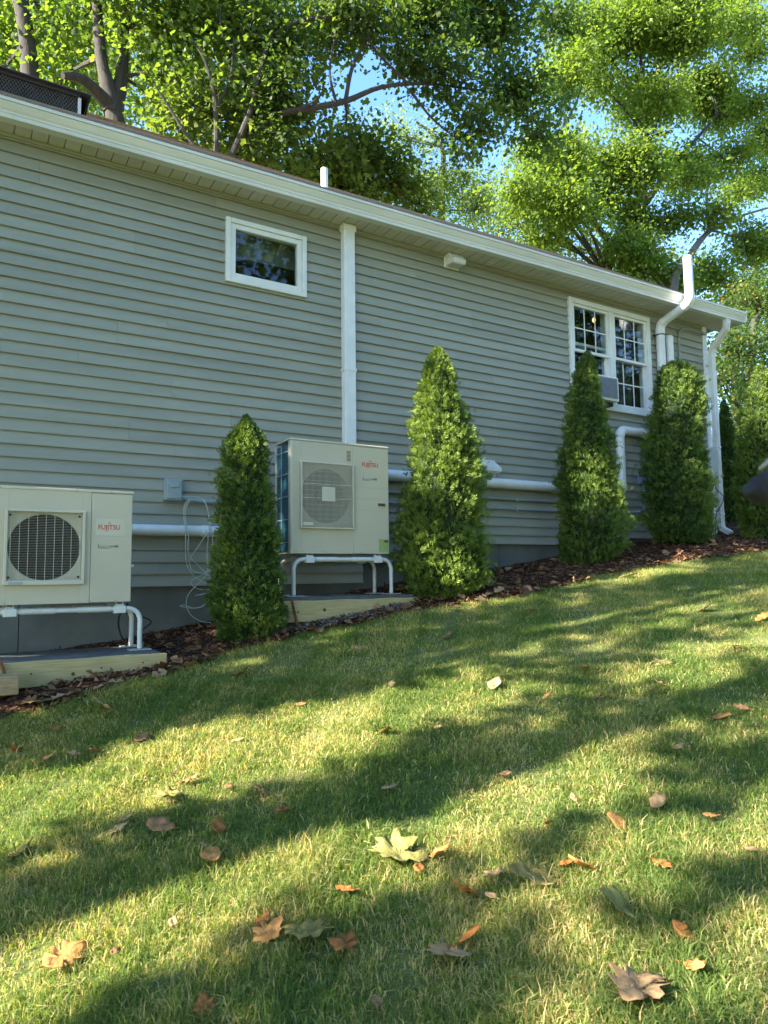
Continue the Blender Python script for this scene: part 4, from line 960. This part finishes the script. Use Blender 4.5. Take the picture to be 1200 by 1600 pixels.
# 2 forked trunk
tree('oak_tree', 'forked rough barked tree standing behind the roof just right of the mesh screen', [(gp_(205, 14.5), .26), T(190, 300, 14.5, .22), T(176, 170, 14.5, .17), T(158, 90, 14.5, .12), T(150, -20, 14.5, .09)],
     [B(115, 40, 16, 1.1, .8, .8), B(245, 40, 14.2, 1.0, 1.1, .9), B(290, 130, 14, .9, 1.0, .8), B(245, 165, 15.5, .6, .8, .5), B(95, 140, 16.5, .9, .8, .5), B(350, 50, 13.8, 1.0, 1.0, .8), B(200, -60, 14, 2.0, 1.5, .8), B(165, 60, 16.6, 1.0, .7, .9, .6)], 10500, .135, M['oak'], seed=2, yellow=.0,
     limbs=[[T(176, 180, 14.5, .2), T(190, 120, 14.6, .13), T(195, 40, 14.6, .10), T(210, -40, 14.6, .07)], [T(172, 165, 14.5, .15), T(130, 125, 14.2, .10), T(98, 118, 14, .06)]])
# 3 leafy maple with dark drooping sprays over the roof
tree('maple_tree', 'leafy maple drooping over the roof between the forked trunk and the blue gap', [(gp_(380, 15), .20), T(365, 260, 14.6, .13), T(376, 150, 14.4, .09), T(395, 60, 14.5, .07)],
     [B(410, 60, 13.5, 1.1, .9, 1.0), B(340, 190, 13.8, 1.0, .9, .9), B(420, 170, 13.4, 1.0, .9, 1.0), B(280, 215, 14.0, .8, .8, .5), B(410, 255, 13.6, 1.0, .8, .45), B(480, 270, 13.8, .6, .7, .35, 1.3), B(500, 20, 13.6, 1.0, .9, .9), B(350, -30, 14, 1.6, 1.2, .9)], 12500, .135, M['maple'], seed=3, yellow=.2,
     limbs=[[T(338, 245, 13, .055), T(336, 160, 12.9, .045), T(322, 100, 12.8, .03), T(300, 60, 12.8, .015)], [T(355, 255, 13, .07), T(385, 190, 12.8, .06), T(402, 130, 12.7, .05), T(415, 80, 12.6, .04), T(440, 10, 12.5, .03)], [T(240, 130, 13, .015), T(285, 200, 13, .035), T(318, 250, 13, .04)], [T(337, 170, 12.9, .03), T(360, 120, 12.8, .022), T(365, 60, 12.8, .012)], [T(402, 130, 12.7, .03), T(350, 60, 12.8, .02), T(345, 10, 12.8, .012)]])
# 4 dark limb reaching across the sky
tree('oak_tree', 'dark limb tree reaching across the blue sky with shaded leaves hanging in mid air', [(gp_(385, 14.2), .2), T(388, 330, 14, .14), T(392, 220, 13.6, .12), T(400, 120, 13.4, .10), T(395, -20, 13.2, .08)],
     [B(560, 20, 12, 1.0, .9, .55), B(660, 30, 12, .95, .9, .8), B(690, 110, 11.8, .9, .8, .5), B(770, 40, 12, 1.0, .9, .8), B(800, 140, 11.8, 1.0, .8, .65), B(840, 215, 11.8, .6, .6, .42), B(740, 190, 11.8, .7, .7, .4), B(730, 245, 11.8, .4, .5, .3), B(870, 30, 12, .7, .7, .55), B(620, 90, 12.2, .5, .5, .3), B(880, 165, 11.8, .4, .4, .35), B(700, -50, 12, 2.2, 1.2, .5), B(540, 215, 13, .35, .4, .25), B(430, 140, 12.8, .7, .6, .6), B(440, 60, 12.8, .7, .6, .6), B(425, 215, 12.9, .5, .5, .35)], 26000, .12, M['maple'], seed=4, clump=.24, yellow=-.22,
     limbs=[[T(392, 225, 13.6, .10), T(430, 182, 12.8, .07), T(480, 170, 12.4, .065), T(540, 158, 12.2, .06), T(600, 135, 12, .045), T(680, 132, 11.9, .03), T(790, 150, 11.8, .018), T(840, 180, 11.8, .012)],
            [T(540, 157, 12.2, .05), T(552, 100, 12.1, .04), T(580, 50, 12, .03), T(600, 0, 12, .03)],
            [T(525, 160, 12.2, .035), T(515, 110, 12.1, .025), T(525, 50, 12, .02)], [T(470, 168, 12.3, .022), T(500, 150, 12.2, .018), T(485, 120, 12.2, .012)], [T(640, 133, 11.9, .03), T(575, 60, 11.9, .03), T(600, 5, 11.9, .02)],
            [T(400, 100, 13.3, .07), T(430, 55, 12.6, .05), T(480, 30, 12.2, .04), T(560, 28, 12, .03), T(640, 10, 12, .035)],
            [T(640, 140, 12, .035), T(680, 190, 11.9, .022), T(740, 235, 11.8, .012)]])
# 5 dark small crown behind the roof vent
tree('maple_tree', 'dark green round crown directly behind the short roof vent pipe', [(gp_(560, 15), .16), T(565, 330, 15, .12), T(570, 290, 15, .08), T(580, 250, 15, .04)],
     [B(500, 262, 14.5, .8, .8, .7), B(570, 240, 14.5, .9, .8, .65), B(610, 290, 14.6, .9, .8, .5), B(540, 300, 14.5, .9, .8, .5), B(655, 320, 14.8, .6, .7, .35)], 9000, .13, M['maple'], seed=5, yellow=.2)
# 6 pale distant tree
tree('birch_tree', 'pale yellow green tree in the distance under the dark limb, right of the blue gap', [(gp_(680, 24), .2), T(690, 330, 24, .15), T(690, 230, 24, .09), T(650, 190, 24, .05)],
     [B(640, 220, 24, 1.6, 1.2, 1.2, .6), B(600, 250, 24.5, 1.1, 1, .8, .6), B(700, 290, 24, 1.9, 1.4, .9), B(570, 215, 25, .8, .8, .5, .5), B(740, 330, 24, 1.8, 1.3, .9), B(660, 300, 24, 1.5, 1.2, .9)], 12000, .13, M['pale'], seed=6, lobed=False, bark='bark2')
# 7 great sunlit oak on the right
big = [(960, 60, 1.9), (1060, 40, 2.0), (1150, 60, 1.8), (900, 130, 1.6), (1000, 150, 1.9), (1110, 160, 1.9), (1190, 190, 1.6), (870, 230, 1.5), (960, 240, 1.7), (1050, 260, 1.6), (830, 290, 1.3), (910, 310, 1.6), (990, 330, 1.3), (1150, 270, 1.7), (1010, -30, 2.2), (1150, -30, 2.2), (900, 50, 1.1), (880, 350, 1.4)]
tree('oak_tree', 'tall sunlit oak with a broad bright green crown filling the upper right', [(gp_(945, 19), .40), T(945, 430, 19, .28), T(965, 375, 19, .22), T(1000, 330, 19, .20), T(1010, 200, 19, .16), T(1040, 60, 19, .1)],
     [B(px_+random.uniform(-38, 38), py_+random.uniform(-28, 28), 18.5+random.uniform(-1.8, 1.8), r_*random.uniform(.5, .85), r_*.6, r_*random.uniform(.28, .5), 1) for px_, py_, r_ in big for _ in range(3)], 160000, .172, M['oak'], seed=7, lobed=False, yellow=.15, clump=.40,
     limbs=[[T(1000, 330, 19, .16), T(1050, 260, 18.5, .12), T(1090, 215, 18.3, .08), T(1120, 180, 18, .05)], [T(960, 390, 19, .15), T(920, 330, 18.6, .1), T(905, 260, 18.4, .07), T(880, 200, 18.2, .04)], [T(1005, 280, 19, .12), T(1015, 220, 18.3, .09), T(1050, 205, 18.2, .06)]])
# 8 leaning pale limb tree at right
tree('oak_tree', 'tree with a leaning bare pale limb behind the tall vent stack', [(gp_(1040, 17), .22), T(1050, 470, 17, .17), T(1078, 400, 17, .14), T(1110, 360, 17, .10), T(1150, 340, 17, .06), T(1200, 325, 17, .04)],
     [B(1120, 330, 16.5, 1.0, 1.0, .6, .7), B(1180, 380, 17, 1.2, 1.0, 1.0), B(1110, 430, 17.5, 1.1, 1.0, .7), B(1010, 420, 17.8, 1.2, 1.0, .6), B(1170, 460, 17, 1.1, 1.0, .7), B(1060, 340, 17.5, .9, .9, .7), B(980, 390, 18, 1.2, 1.0, .7), B(1040, 440, 18, 1.1, 1.0, .5)], 18000, .15, M['oak'], seed=8, yellow=.0, bark='bark2',
     limbs=[[T(1108, 362, 17, .07), T(1105, 300, 17, .05), T(1120, 250, 17, .03)]])
# woods beyond
wd = [(1150, 540, 13.5, 1.5), (1190, 480, 14.5, 1.6), (1130, 600, 13, 1.1), (1175, 620, 13.8, 1.3), (1150, 690, 13.5, 1.1), (1200, 700, 14, 1.3), (1230, 560, 13.5, 1.5), (1150, 780, 13.5, 1.2), (1210, 790, 13.5, 1.2)]
tree('maple_tree', 'dense green woodland tree with some orange leaves beyond the house corner', [((at(1175, 800, 13.8).x, 13.8, float(gz(at(1175, 800, 13.8).x, 13.8))-.2), .2), T(1172, 650, 13.8, .15), T(1178, 500, 14, .1)],
     [B(a, b, c, r_, r_*.8, r_*.7) for a, b, c, r_ in wd], 20000, .12, M['turn'], seed=9, yellow=.0)
wd2 = [(1130, 480, 23, 2.2), (1080, 420, 25, 2.2), (1180, 420, 24, 2.4), (1160, 560, 24, 2.2), (1220, 500, 24, 2.2), (1140, 640, 24, 2.0), (1200, 620, 24, 2.2), (1150, 720, 24, 2), (1210, 730, 24, 2), (1130, 790, 24, 1.6), (1190, 800, 24, 1.8)]
tree('oak_tree', 'shady woodland tree forming the deep background at the right edge', [((at(1150, 800, 24).x, 24, float(gz(at(1150, 800, 24).x, 24))-.3), .3), T(1150, 600, 24, .24), T(1145, 450, 24, .15)],
     [B(a, b, c, r_, r_*.8, r_*.7) for a, b, c, r_ in wd2], 18000, .17, M['wood_leaf'], seed=10, lobed=False, yellow=-.1, clump=.5)
for i, (bl, lab, yl, mt_) in enumerate((
    ([(790, 340, 28, 2.3), (850, 380, 28, 2.3), (930, 400, 28, 2.4), (750, 310, 29, 1.6), (820, 300, 28, 1.8), (1000, 420, 28, 2.2)], 'mid green tree low behind the roof left of the sunlit oak', .05, 'wood_leaf'),
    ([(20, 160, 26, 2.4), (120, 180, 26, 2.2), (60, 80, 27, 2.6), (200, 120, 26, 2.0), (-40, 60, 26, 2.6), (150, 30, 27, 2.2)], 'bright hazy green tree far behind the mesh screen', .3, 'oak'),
    ([(260, 230, 25, 1.8), (340, 260, 25, 1.6), (420, 290, 25, 1.6), (300, 120, 26, 2.0), (400, 180, 26, 1.6), (260, 40, 26, 2.0), (370, 60, 26, 1.6)], 'light green tree far behind the drooping maple', .2, 'wood_leaf'))):
    px0 = bl[0][0]; y0 = bl[0][2]
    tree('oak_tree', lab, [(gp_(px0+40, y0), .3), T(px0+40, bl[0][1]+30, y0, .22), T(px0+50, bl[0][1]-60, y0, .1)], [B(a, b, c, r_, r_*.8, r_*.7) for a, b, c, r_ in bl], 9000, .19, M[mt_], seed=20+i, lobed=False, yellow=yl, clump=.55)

# ------------------------------------------------------------------ trees left of the frame (they shade the lawn) and behind the camera
ce, se = math.cos(SUN_E), math.sin(SUN_E)
def lit(y, w_):
    """gaps between and under the crowns, seen from the sun"""
    L = np.zeros(y.shape, bool); n_ = .12*noise2(w_*3, y*3, 1)
    L |= (np.abs(y-3.30) < .44+n_*1.2-.10*sstep(.2, 1.1, w_)) & (w_ < 1.0+n_*2)
    L |= (np.abs(y-2.18) < .26+n_) & (w_ < .75+n_)
    L |= (np.abs(y-1.62) < .17+n_*.6) & (w_ > -.1) & (w_ < .9)
    L |= (np.abs(y-1.25) < .10+n_*.6) & (w_ > -.35) & (w_ < .6)
    L |= (w_ < -.95)&(y < 1.6)
    for (cy, cw, a, b) in ((4.19, 2.0, .12, .35), (3.96, 2.5, .14, .28), (3.05, 1.9, .16, .38), (2.78, 1.45, .2, .26), (2.35, 1.7, .2, .25), (1.7, 1.4, .18, .25), (5.3, 3.0, .42, .5), (5.15, 2.0, .26, .28), (5.34, 1.62, .13, .12), (4.95, 3.4, .10, .5), (5.3, 3.7, .16, .35), (5.62, 3.95, .18, .35), (5.8, 5.95, .32, .35), (5.82, 7.0, .34, .6), (5.72, 5.1, .12, .15), (6.17, 7.6, .30, .5), (6.55, 7.6, .5, .8), (6.4, 6.5, .25, .3), (3.8, 3.3, .12, .5), (3.0, 2.7, .12, .4), (4.9, 4.6, .14, .6), (2.2, 2.3, .14, .3), (5.2, 1.95, .1, .1)):
        L |= ((y-cy)/a)**2+((w_-cw)/b)**2 < 1+n_*2
    return L
def shade_tree(label, y0, y1, w0, w1, trunks, n, seed, xr=(-12, -4)):
    rr = np.random.default_rng(seed)
    tx, ty = trunks[0][:2]
    t = thing('shade_tree', label, 'tree', (tx, ty, float(gz(tx, ty))-.2), 'trees shading the lawn from the left')
    for (tx, ty, *q) in trunks:
        r_ = q[0] if q else .15; g0 = float(gz(tx, ty))
        part(MB().tube([(tx, ty, g0-.2), (tx-.05, ty+.02, g0+3), (tx-.1, ty-.02, g0+7), (tx, ty, g0+11)], [r_*1.15, r_, r_*.85, r_*.5], 10).build('trunk', M['bark'], smooth=True), t)
    y = rr.uniform(y0, y1, n*2); w_ = rr.uniform(w0, w1, n*2)
    thr = .5+.5*noise2(y*1.1, w_*1.1, seed)
    ok = ~lit(y, w_) & (rr.random(n*2) < (.8+.2*thr)*np.where((y < 4.2) & (w_ > .9), .42, 1))
    y = y[ok][:n]; w_ = w_[ok][:n]; k = len(y); x = rr.uniform(*xr, k)
    z = (w_-x*se)/ce
    y = y-SUN_Y*x/ce*0
    ok = z > gz(x, y)+.1; x, y, z = x[ok], y[ok], z[ok]; k = len(x)
    # follow the sun's slight sideways slant so gaps stay open
    y = y+SUN_Y/ce*(-x)
    cen = np.stack([x, y, z], 1); d = rr.normal(size=(k, 3)); nn = rr.normal(size=(k, 3))+np.array([-.8, 0, .8])
    V, F, r = scatter(LT, LF, cen, d, nn, .17*rr.uniform(.7, 1.2, k), rr.random(k))
    part(npmesh('crown', V, F, M['maple'], rnd=r), t)
shade_tree('broad leafy tree at the left of the lawn beyond the picture edge', -1.5, 3.0, -1.6, 7, [(-7.2, 3.02, .15), (-6.4, .9, .16)], 9000, 31)
shade_tree('low branched leafy tree beside the house beyond the left picture edge', 3.0, 7.5, -2.8, 9.5, [(-8, 4.9, .18), (-6, 4.5, .12)], 20000, 32)
rr_ = random.Random(5)
for i in range(8):
    x_ = -5+5*i; y_ = -8-rr_.uniform(0, 3); g0 = float(gz(x_, y_))
    tree('woodland_tree', 'woodland tree number %s across the lawn behind the viewer' % ['one', 'two', 'three', 'four', 'five', 'six', 'seven', 'eight'][i], [((x_, y_, g0-.2), .25), ((x_+.1, y_, g0+4), .2), ((x_, y_, g0+8), .1)],
         [((x_+rr_.uniform(-1.5, 1.5), y_+rr_.uniform(-1, 1), g0+h_), (2.6, 1.8, 1.7)) for h_ in (1.5, 3.5, 6, 8.5, 11, 13.5, 16)], 8000, .36, M['maple'], seed=50+i, lobed=False, group='trees behind the viewer', clump=.7, twigs=False)

# overhead wires between the corner and the last shrub
for (a, b, lab) in (((1118, 634), (1230, 600), 'upper of two thin overhead wires right of the house corner'), ((1118, 656), (1230, 628), 'lower of two thin overhead wires right of the house corner')):
    wr = MB(); p0 = at(a[0]-60, a[1]+16, 12); p1 = at(b[0]+200, b[1]-50, 11)
    pts = [p0.lerp(p1, i/10)-Vector((0, 0, .12*math.sin(math.pi*i/10))) for i in range(11)]
    o = wr.tube(pts, .011, 6).build('overhead_wire', M['black'], smooth=True); tag(o, lab, 'wire', 'thin overhead wires')

# ------------------------------------------------------------------ dark cloth sticking into the frame at the right
def cloth():
    t = thing('dark_garment', 'blurred black garment flapping in from the right edge', 'garment', tuple(at(1215, 760, 0.28)))
    D0 = .28
    out = [(1144, 768), (1158, 750), (1180, 735), (1200, 722), (1235, 712), (1240, 790), (1205, 796), (1180, 797), (1163, 790), (1150, 778)]
    vs = [at(x_, y_, D0+.006*math.sin(i*1.9)) for i, (x_, y_) in enumerate(out)]
    c = at(1192, 762, D0-.010); c2 = at(1195, 765, D0+.016)
    n_ = len(vs); V = [tuple(v) for v in vs]+[tuple(c), tuple(c2)]
    F = [(i, (i+1) % n_, n_) for i in range(n_)]+[((i+1) % n_, i, n_+1) for i in range(n_)]
    o = MB().add(V, F).build('cloth', M['cloth']); part(o, t); s_ = o.modifiers.new('sub', 'SUBSURF'); s_.levels = 1; s_.render_levels = 1; o.data.shade_smooth()
    o2 = MB().tube([at(1186, 733, D0+.01), at(1200, 722, D0), at(1225, 705, D0)], [.0008, .0018, .0026], 8).build('pale_cuff', M['cloth2'], smooth=True); part(o2, t)
cloth()

# ------------------------------------------------------------------ fallen leaves, each its own object
OUT_M = [(0, 0), (.10, .04), (.26, -.04), (.30, .10), (.26, .17), (.46, .22), (.50, .30), (.36, .38), (.33, .44), (.45, .56), (.42, .63), (.24, .60), (.19, .66), (.20, .80), (.09, .90), (0, .98), (-.08, .88), (-.19, .78), (-.17, .64), (-.25, .58), (-.42, .66), (-.43, .55), (-.31, .43), (-.37, .36), (-.50, .27), (-.46, .20), (-.25, .17), (-.31, .08), (-.24, -.06), (-.10, .03)]
OUT_O = [(0, 0), (.09, .08), (.22, .17), (.24, .24), (.17, .30), (.30, .40), (.33, .48), (.20, .54), (.29, .66), (.25, .74), (.12, .79), (.08, .93), (0, 1), (-.10, .92), (-.13, .78), (-.27, .73), (-.28, .64), (-.18, .53), (-.32, .47), (-.31, .39), (-.16, .30), (-.24, .22), (-.2, .15), (-.08, .07)]
OUT_T = [(0, 0), (.12, .10), (.26, .30), (.30, .50), (.22, .76), (.08, .94), (0, 1), (-.10, .92), (-.24, .74), (-.30, .50), (-.24, .28), (-.10, .10)]
def lm_(name, c): return mat(name, c, .8, .28, 22, .5, 60, col2=tuple(v*.5 for v in c), spec=.12)
LMs = {'orange': lm_('leaf_orange', (.60, .28, .085)), 'tan': lm_('leaf_tan', (.47, .29, .14)), 'brown': lm_('leaf_brown', (.33, .18, .08)), 'rust': lm_('leaf_rust', (.42, .16, .045)),
       'pale': lm_('leaf_pale', (.50, .33, .16)), 'olive': lm_('leaf_olive', (.30, .23, .07)), 'green': lm_('leaf_green', (.30, .27, .08)), 'grey': lm_('leaf_grey', (.27, .21, .09))}
def fleaf(px, py, spx, col, kind, label, curl=.5, rot=None, lift=.012, seed=0):
    rr = random.Random(px*7+py)
    if kind == 'm': curl = min(curl, .62); spx *= .95
    g_ = ground(px, py); spx *= 1 if kind == 'm' else 1.15; s = spx*depth(g_)/FPX*.95
    outl = {'m': OUT_M, 'o': OUT_O, 't': OUT_T}[kind]; n_ = len(outl)
    V = []; bend = rr.uniform(.25, .7)*curl; tw = rr.uniform(-.5, .5)*curl
    def shp(x_, y_): return (x_, y_-.5, bend*(x_*x_*1.6)+tw*x_*(y_-.5)+curl*.35*(y_-.5)**2+curl*(.055*math.sin(x_*13+y_*9+px)+.04*math.sin(y_*17-x_*11+py)))
    for r_ in (1., .66, .33): V += [shp(x_*r_*(1+.10*math.sin(i_*2.3+px)*r_), .45+(y_-.45)*r_*(1+.07*math.sin(i_*1.7+py))) for i_, (x_, y_) in enumerate(outl)]
    V.append(shp(0, .45))
    F = [(i+k*n_, (i+1) % n_+k*n_, n_+(i+1) % n_+k*n_, n_+i+k*n_) for k in (0, 1) for i in range(n_)]+[(2*n_+i, 2*n_+(i+1) % n_, 3*n_) for i in range(n_)]
    V = [(a*s, b*s, c*s) for a, b, c in V]
    mb = MB().add(V, F); mb.tube([(0, -.5*s, V[0][2]), (.01*s, -.72*s, V[0][2]+.03*s)], .0011, 4)
    o = mb.build('fallen_leaf', LMs[col], smooth=False); o.data.shade_smooth()
    sd_ = o.modifiers.new('thick', 'SOLIDIFY'); sd_.thickness = .0006
    o.location = (g_.x, g_.y, float(gz(g_.x, g_.y))+lift+.25*s*curl*.3+.020)
    o.rotation_euler = (rr.uniform(-.35, .35)+.25, rr.uniform(-.35, .35), rot if rot is not None else rr.uniform(0, 6.28))
    tag(o, label, 'leaf', 'fallen leaves on the lawn')
LV = [
 (103, 1515, 78, 'orange', 'o', 'long orange brown leaf nearest the bottom left corner', .4, -1.0),
 (250, 1308, 50, 'brown', 't', 'curled brown leaf left of the two rusty leaves on the dark stripe', .9, None),
 (341, 1310, 38, 'rust', 't', 'round rust leaf standing on the left dark stripe', .9, None),
 (330, 1355, 50, 'orange', 't', 'tan orange leaf just below the round rust leaf', .7, None),
 (302, 1322, 18, 'pale', 't', 'tiny pale leaf between the curled brown and the tan orange leaf', .4, None),
 (183, 1310, 34, 'pale', 'o', 'pale pinkish leaf left of the curled brown leaf', .4, None),
 (198, 1291, 26, 'tan', 'o', 'small narrow tan leaf just above the pale pinkish leaf', .4, None),
 (298, 1232, 34, 'brown', 'o', 'brown leaf with ragged edge above the left dark stripe', .7, None),
 (357, 1242, 22, 'brown', 't', 'small brown leaf right of the ragged brown leaf', .5, None),
 (408, 1252, 32, 'brown', 'o', 'folded brown leaf on the upper edge of the left dark stripe', .8, None),
 (441, 1281, 32, 'rust', 'm', 'dark reddish crumpled leaf in the dark stripe', 1.0, None),
 (258, 1258, 52, 'green', 'm', 'pale green lobed leaf standing up in the sunlit left grass', .8, None),
 (28, 1348, 56, 'olive', 'o', 'yellow olive leaf at the left edge of the lawn', .5, None),
 (25, 1184, 28, 'rust', 't', 'rusty leaf at the left edge below the mulch', .6, None),
 (148, 1185, 22, 'brown', 'o', 'small brown upright leaf left in the upper shade', .7, None),
 (222, 1163, 30, 'brown', 'o', 'flat brown leaf in the upper left shaded grass', .3, None),
 (372, 1168, 22, 'pale', 't', 'small pale leaf in the upper sunny band', .5, None),
 (608, 1246, 30, 'tan', 't', 'single tan leaf right of the dark stripe in mid lawn', .6, None),
 (773, 1080, 34, 'pale', 't', 'bright pale leaf at the upper middle of the lawn', .7, None),
 (630, 1355, 100, 'green', 'm', 'large pale yellow green maple leaf in the centre foreground', .7, -2.4),
 (602, 1342, 42, 'tan', 'o', 'tan leaf tucked behind the large pale maple leaf', .6, 1.3),
 (684, 1353, 42, 'orange', 't', 'orange brown leaf touching the right of the large pale maple leaf', .8, None),
 (540, 1410, 38, 'rust', 'o', 'reddish leaf below left of the large pale maple leaf', .6, None),
 (425, 1474, 60, 'orange', 'm', 'orange brown leaf left of the olive curled leaf in front', .7, None),
 (472, 1478, 90, 'olive', 'm', 'olive yellow curled maple leaf in the lower left foreground', 1.0, .6),
 (536, 1502, 60, 'rust', 'o', 'rust leaf right of the olive curled leaf in front', .9, 2.3),
 (692, 1513, 82, 'tan', 'm', 'beige flat maple leaf low in the centre foreground', .4, 1.4),
 (728, 1412, 56, 'rust', 'o', 'reddish brown leaf below right of the large pale maple leaf', .6, 1.6),
 (735, 1482, 44, 'rust', 't', 'dull rust leaf above the beige flat maple leaf', .5, None),
 (828, 1388, 90, 'olive', 'm', 'olive green curled leaf pair right of centre foreground', 1.0, 1.2),
 (773, 1386, 46, 'tan', 'o', 'tan leaf touching the left of the olive curled pair', .6, None),
 (910, 1372, 58, 'orange', 't', 'orange tan leaf right of the olive curled pair', .7, 1.5),
 (975, 1438, 84, 'green', 'o', 'light green narrow leaf in the right foreground', .5, .9),
 (972, 1308, 52, 'orange', 't', 'upright orange teardrop leaf in the right lawn', .6, .2),
 (1028, 1269, 36, 'tan', 't', 'round tan leaf above right of the orange teardrop leaf', .5, None),
 (1037, 1370, 36, 'rust', 'o', 'pinkish brown leaf between the light green leaf and the right edge', .5, None),
 (1068, 1478, 36, 'rust', 't', 'reddish leaf in the lower right shade', .6, .1),
 (1087, 1537, 44, 'orange', 'o', 'small orange leaf near the bottom right corner', .7, None),
 (995, 1574, 110, 'tan', 'm', 'big tan maple leaf at the bottom edge on the right', .6, 2.0),
 (1128, 1132, 34, 'orange', 't', 'pale orange leaf near the right edge of the lawn', .5, None),
 (1160, 1117, 24, 'brown', 'o', 'small brown leaf just above the pale orange right leaf', .5, None),
 (1033, 1044, 38, 'grey', 'm', 'grey olive lobed leaf in the upper right lawn', .9, None),
 (1103, 957, 32, 'tan', 'o', 'pale tan leaf on the far upper right patch of sun', .5, None),
 (1035, 1081, 26, 'tan', 'o', 'small tan leaf below the grey olive lobed leaf', .5, None),
 (935, 1100, 34, 'brown', 'o', 'flat brown leaf left below the grey olive lobed leaf', .5, None),
 (855, 1098, 18, 'orange', 't', 'little orange leaf left of the flat brown leaf', .5, None),
 (603, 1153, 32, 'orange', 'o', 'orange leaf on the upper edge of the dark stripe', .4, None),
 (685, 1148, 20, 'pale', 't', 'tiny pale leaf right of the orange leaf on the stripe edge', .4, None),
 (165, 1115, 48, 'tan', 'o', 'long tan leaf on grass just below the mulch at left', .5, 1.2),
 (378, 1060, 40, 'brown', 'm', 'brown leaf on grass below the first narrow shrub', .6, None),
 (58, 1108, 56, 'grey', 'm', 'pale grey green lobed leaf on the mulch at far left', .6, 2.8),
 (915, 1052, 22, 'orange', 't', 'small orange leaf left of the grey olive lobed leaf', .5, None),
 (318, 1592, 44, 'rust', 'm', 'dark red leaf at the bottom edge on the left', .9, None),
 (790, 1223, 20, 'brown', 't', 'small brown leaf in the middle right of the lawn', .5, None),
 (857, 1303, 26, 'orange', 'o', 'small orange leaf left of the orange teardrop leaf', .5, None),
 (530, 1303, 20, 'brown', 't', 'small brown leaf on the lower edge of the dark stripe', .5, None),
 (1192, 972, 26, 'orange', 'o', 'orange leaf at the upper right edge of the lawn', .5, None),
 (612, 1078, 18, 'pale', 'o', 'small pale leaf in the upper shaded middle lawn', .5, None),
 (90, 1150, 30, 'rust', 'o', 'rust leaf on grass at left under the mulch edge', .5, None),
 (655, 1376, 26, 'rust', 't', 'dark rust scrap in the shadow right below the large pale maple leaf', .8, None),
 (885, 1368, 30, 'rust', 'o', 'rust leaf tucked between the olive curled pair and the orange tan leaf', .7, None),
 (768, 1418, 24, 'tan', 't', 'tiny tan leaf right of the reddish brown foreground leaf', .5, None),
 (410, 1462, 34, 'rust', 'o', 'rust leaf behind the orange brown maple leaf in front', .7, None),
 (180, 1508, 22, 'brown', 't', 'small dull leaf right of the long orange brown leaf', .5, None),
 (897, 1262, 18, 'tan', 't', 'tiny tan leaf left of the round tan leaf', .5, None),
 (75, 1196, 22, 'brown', 't', 'small brown leaf in the shade at far left', .5, None),
 (115, 1188, 22, 'tan', 'o', 'small tan leaf between two brown ones at upper left', .5, None),
 (700, 1325, 18, 'brown', 'o', 'small brown leaf above right of the large pale maple leaf', .5, None),
 (270, 1462, 22, 'pale', 't', 'small pale leaf in the left foreground sun', .5, None),
 (590, 1590, 30, 'brown', 't', 'brown leaf at the bottom edge in the middle', .6, None),
 (1175, 1345, 22, 'tan', 't', 'small tan leaf near the right edge in sunlit grass', .5, None),
 (1110, 1290, 20, 'orange', 'o', 'small orange leaf right of the round tan leaf', .5, None),
 (1150, 1018, 24, 'brown', 't', 'small brown leaf in the far right shade', .5, None),
 (985, 905, 22, 'pale', 'o', 'pale leaf at the top of the lawn by the mulch', .4, None),
 (830, 960, 20, 'tan', 't', 'small tan leaf below the mulch right of the bright shrub', .4, None),
 (700, 1000, 22, 'brown', 'o', 'brown leaf below the mulch under the bright shrub', .4, None),
 (560, 1020, 20, 'tan', 'o', 'tan leaf below the right timber board', .4, None),
 (470, 1110, 20, 'brown', 't', 'small brown leaf above the upper sunny band', .4, None),
 (1060, 1180, 18, 'tan', 't', 'tiny tan leaf in the middle right shade', .4, None),
]
for q in LV: fleaf(*q[:6], curl=q[6], rot=q[7])
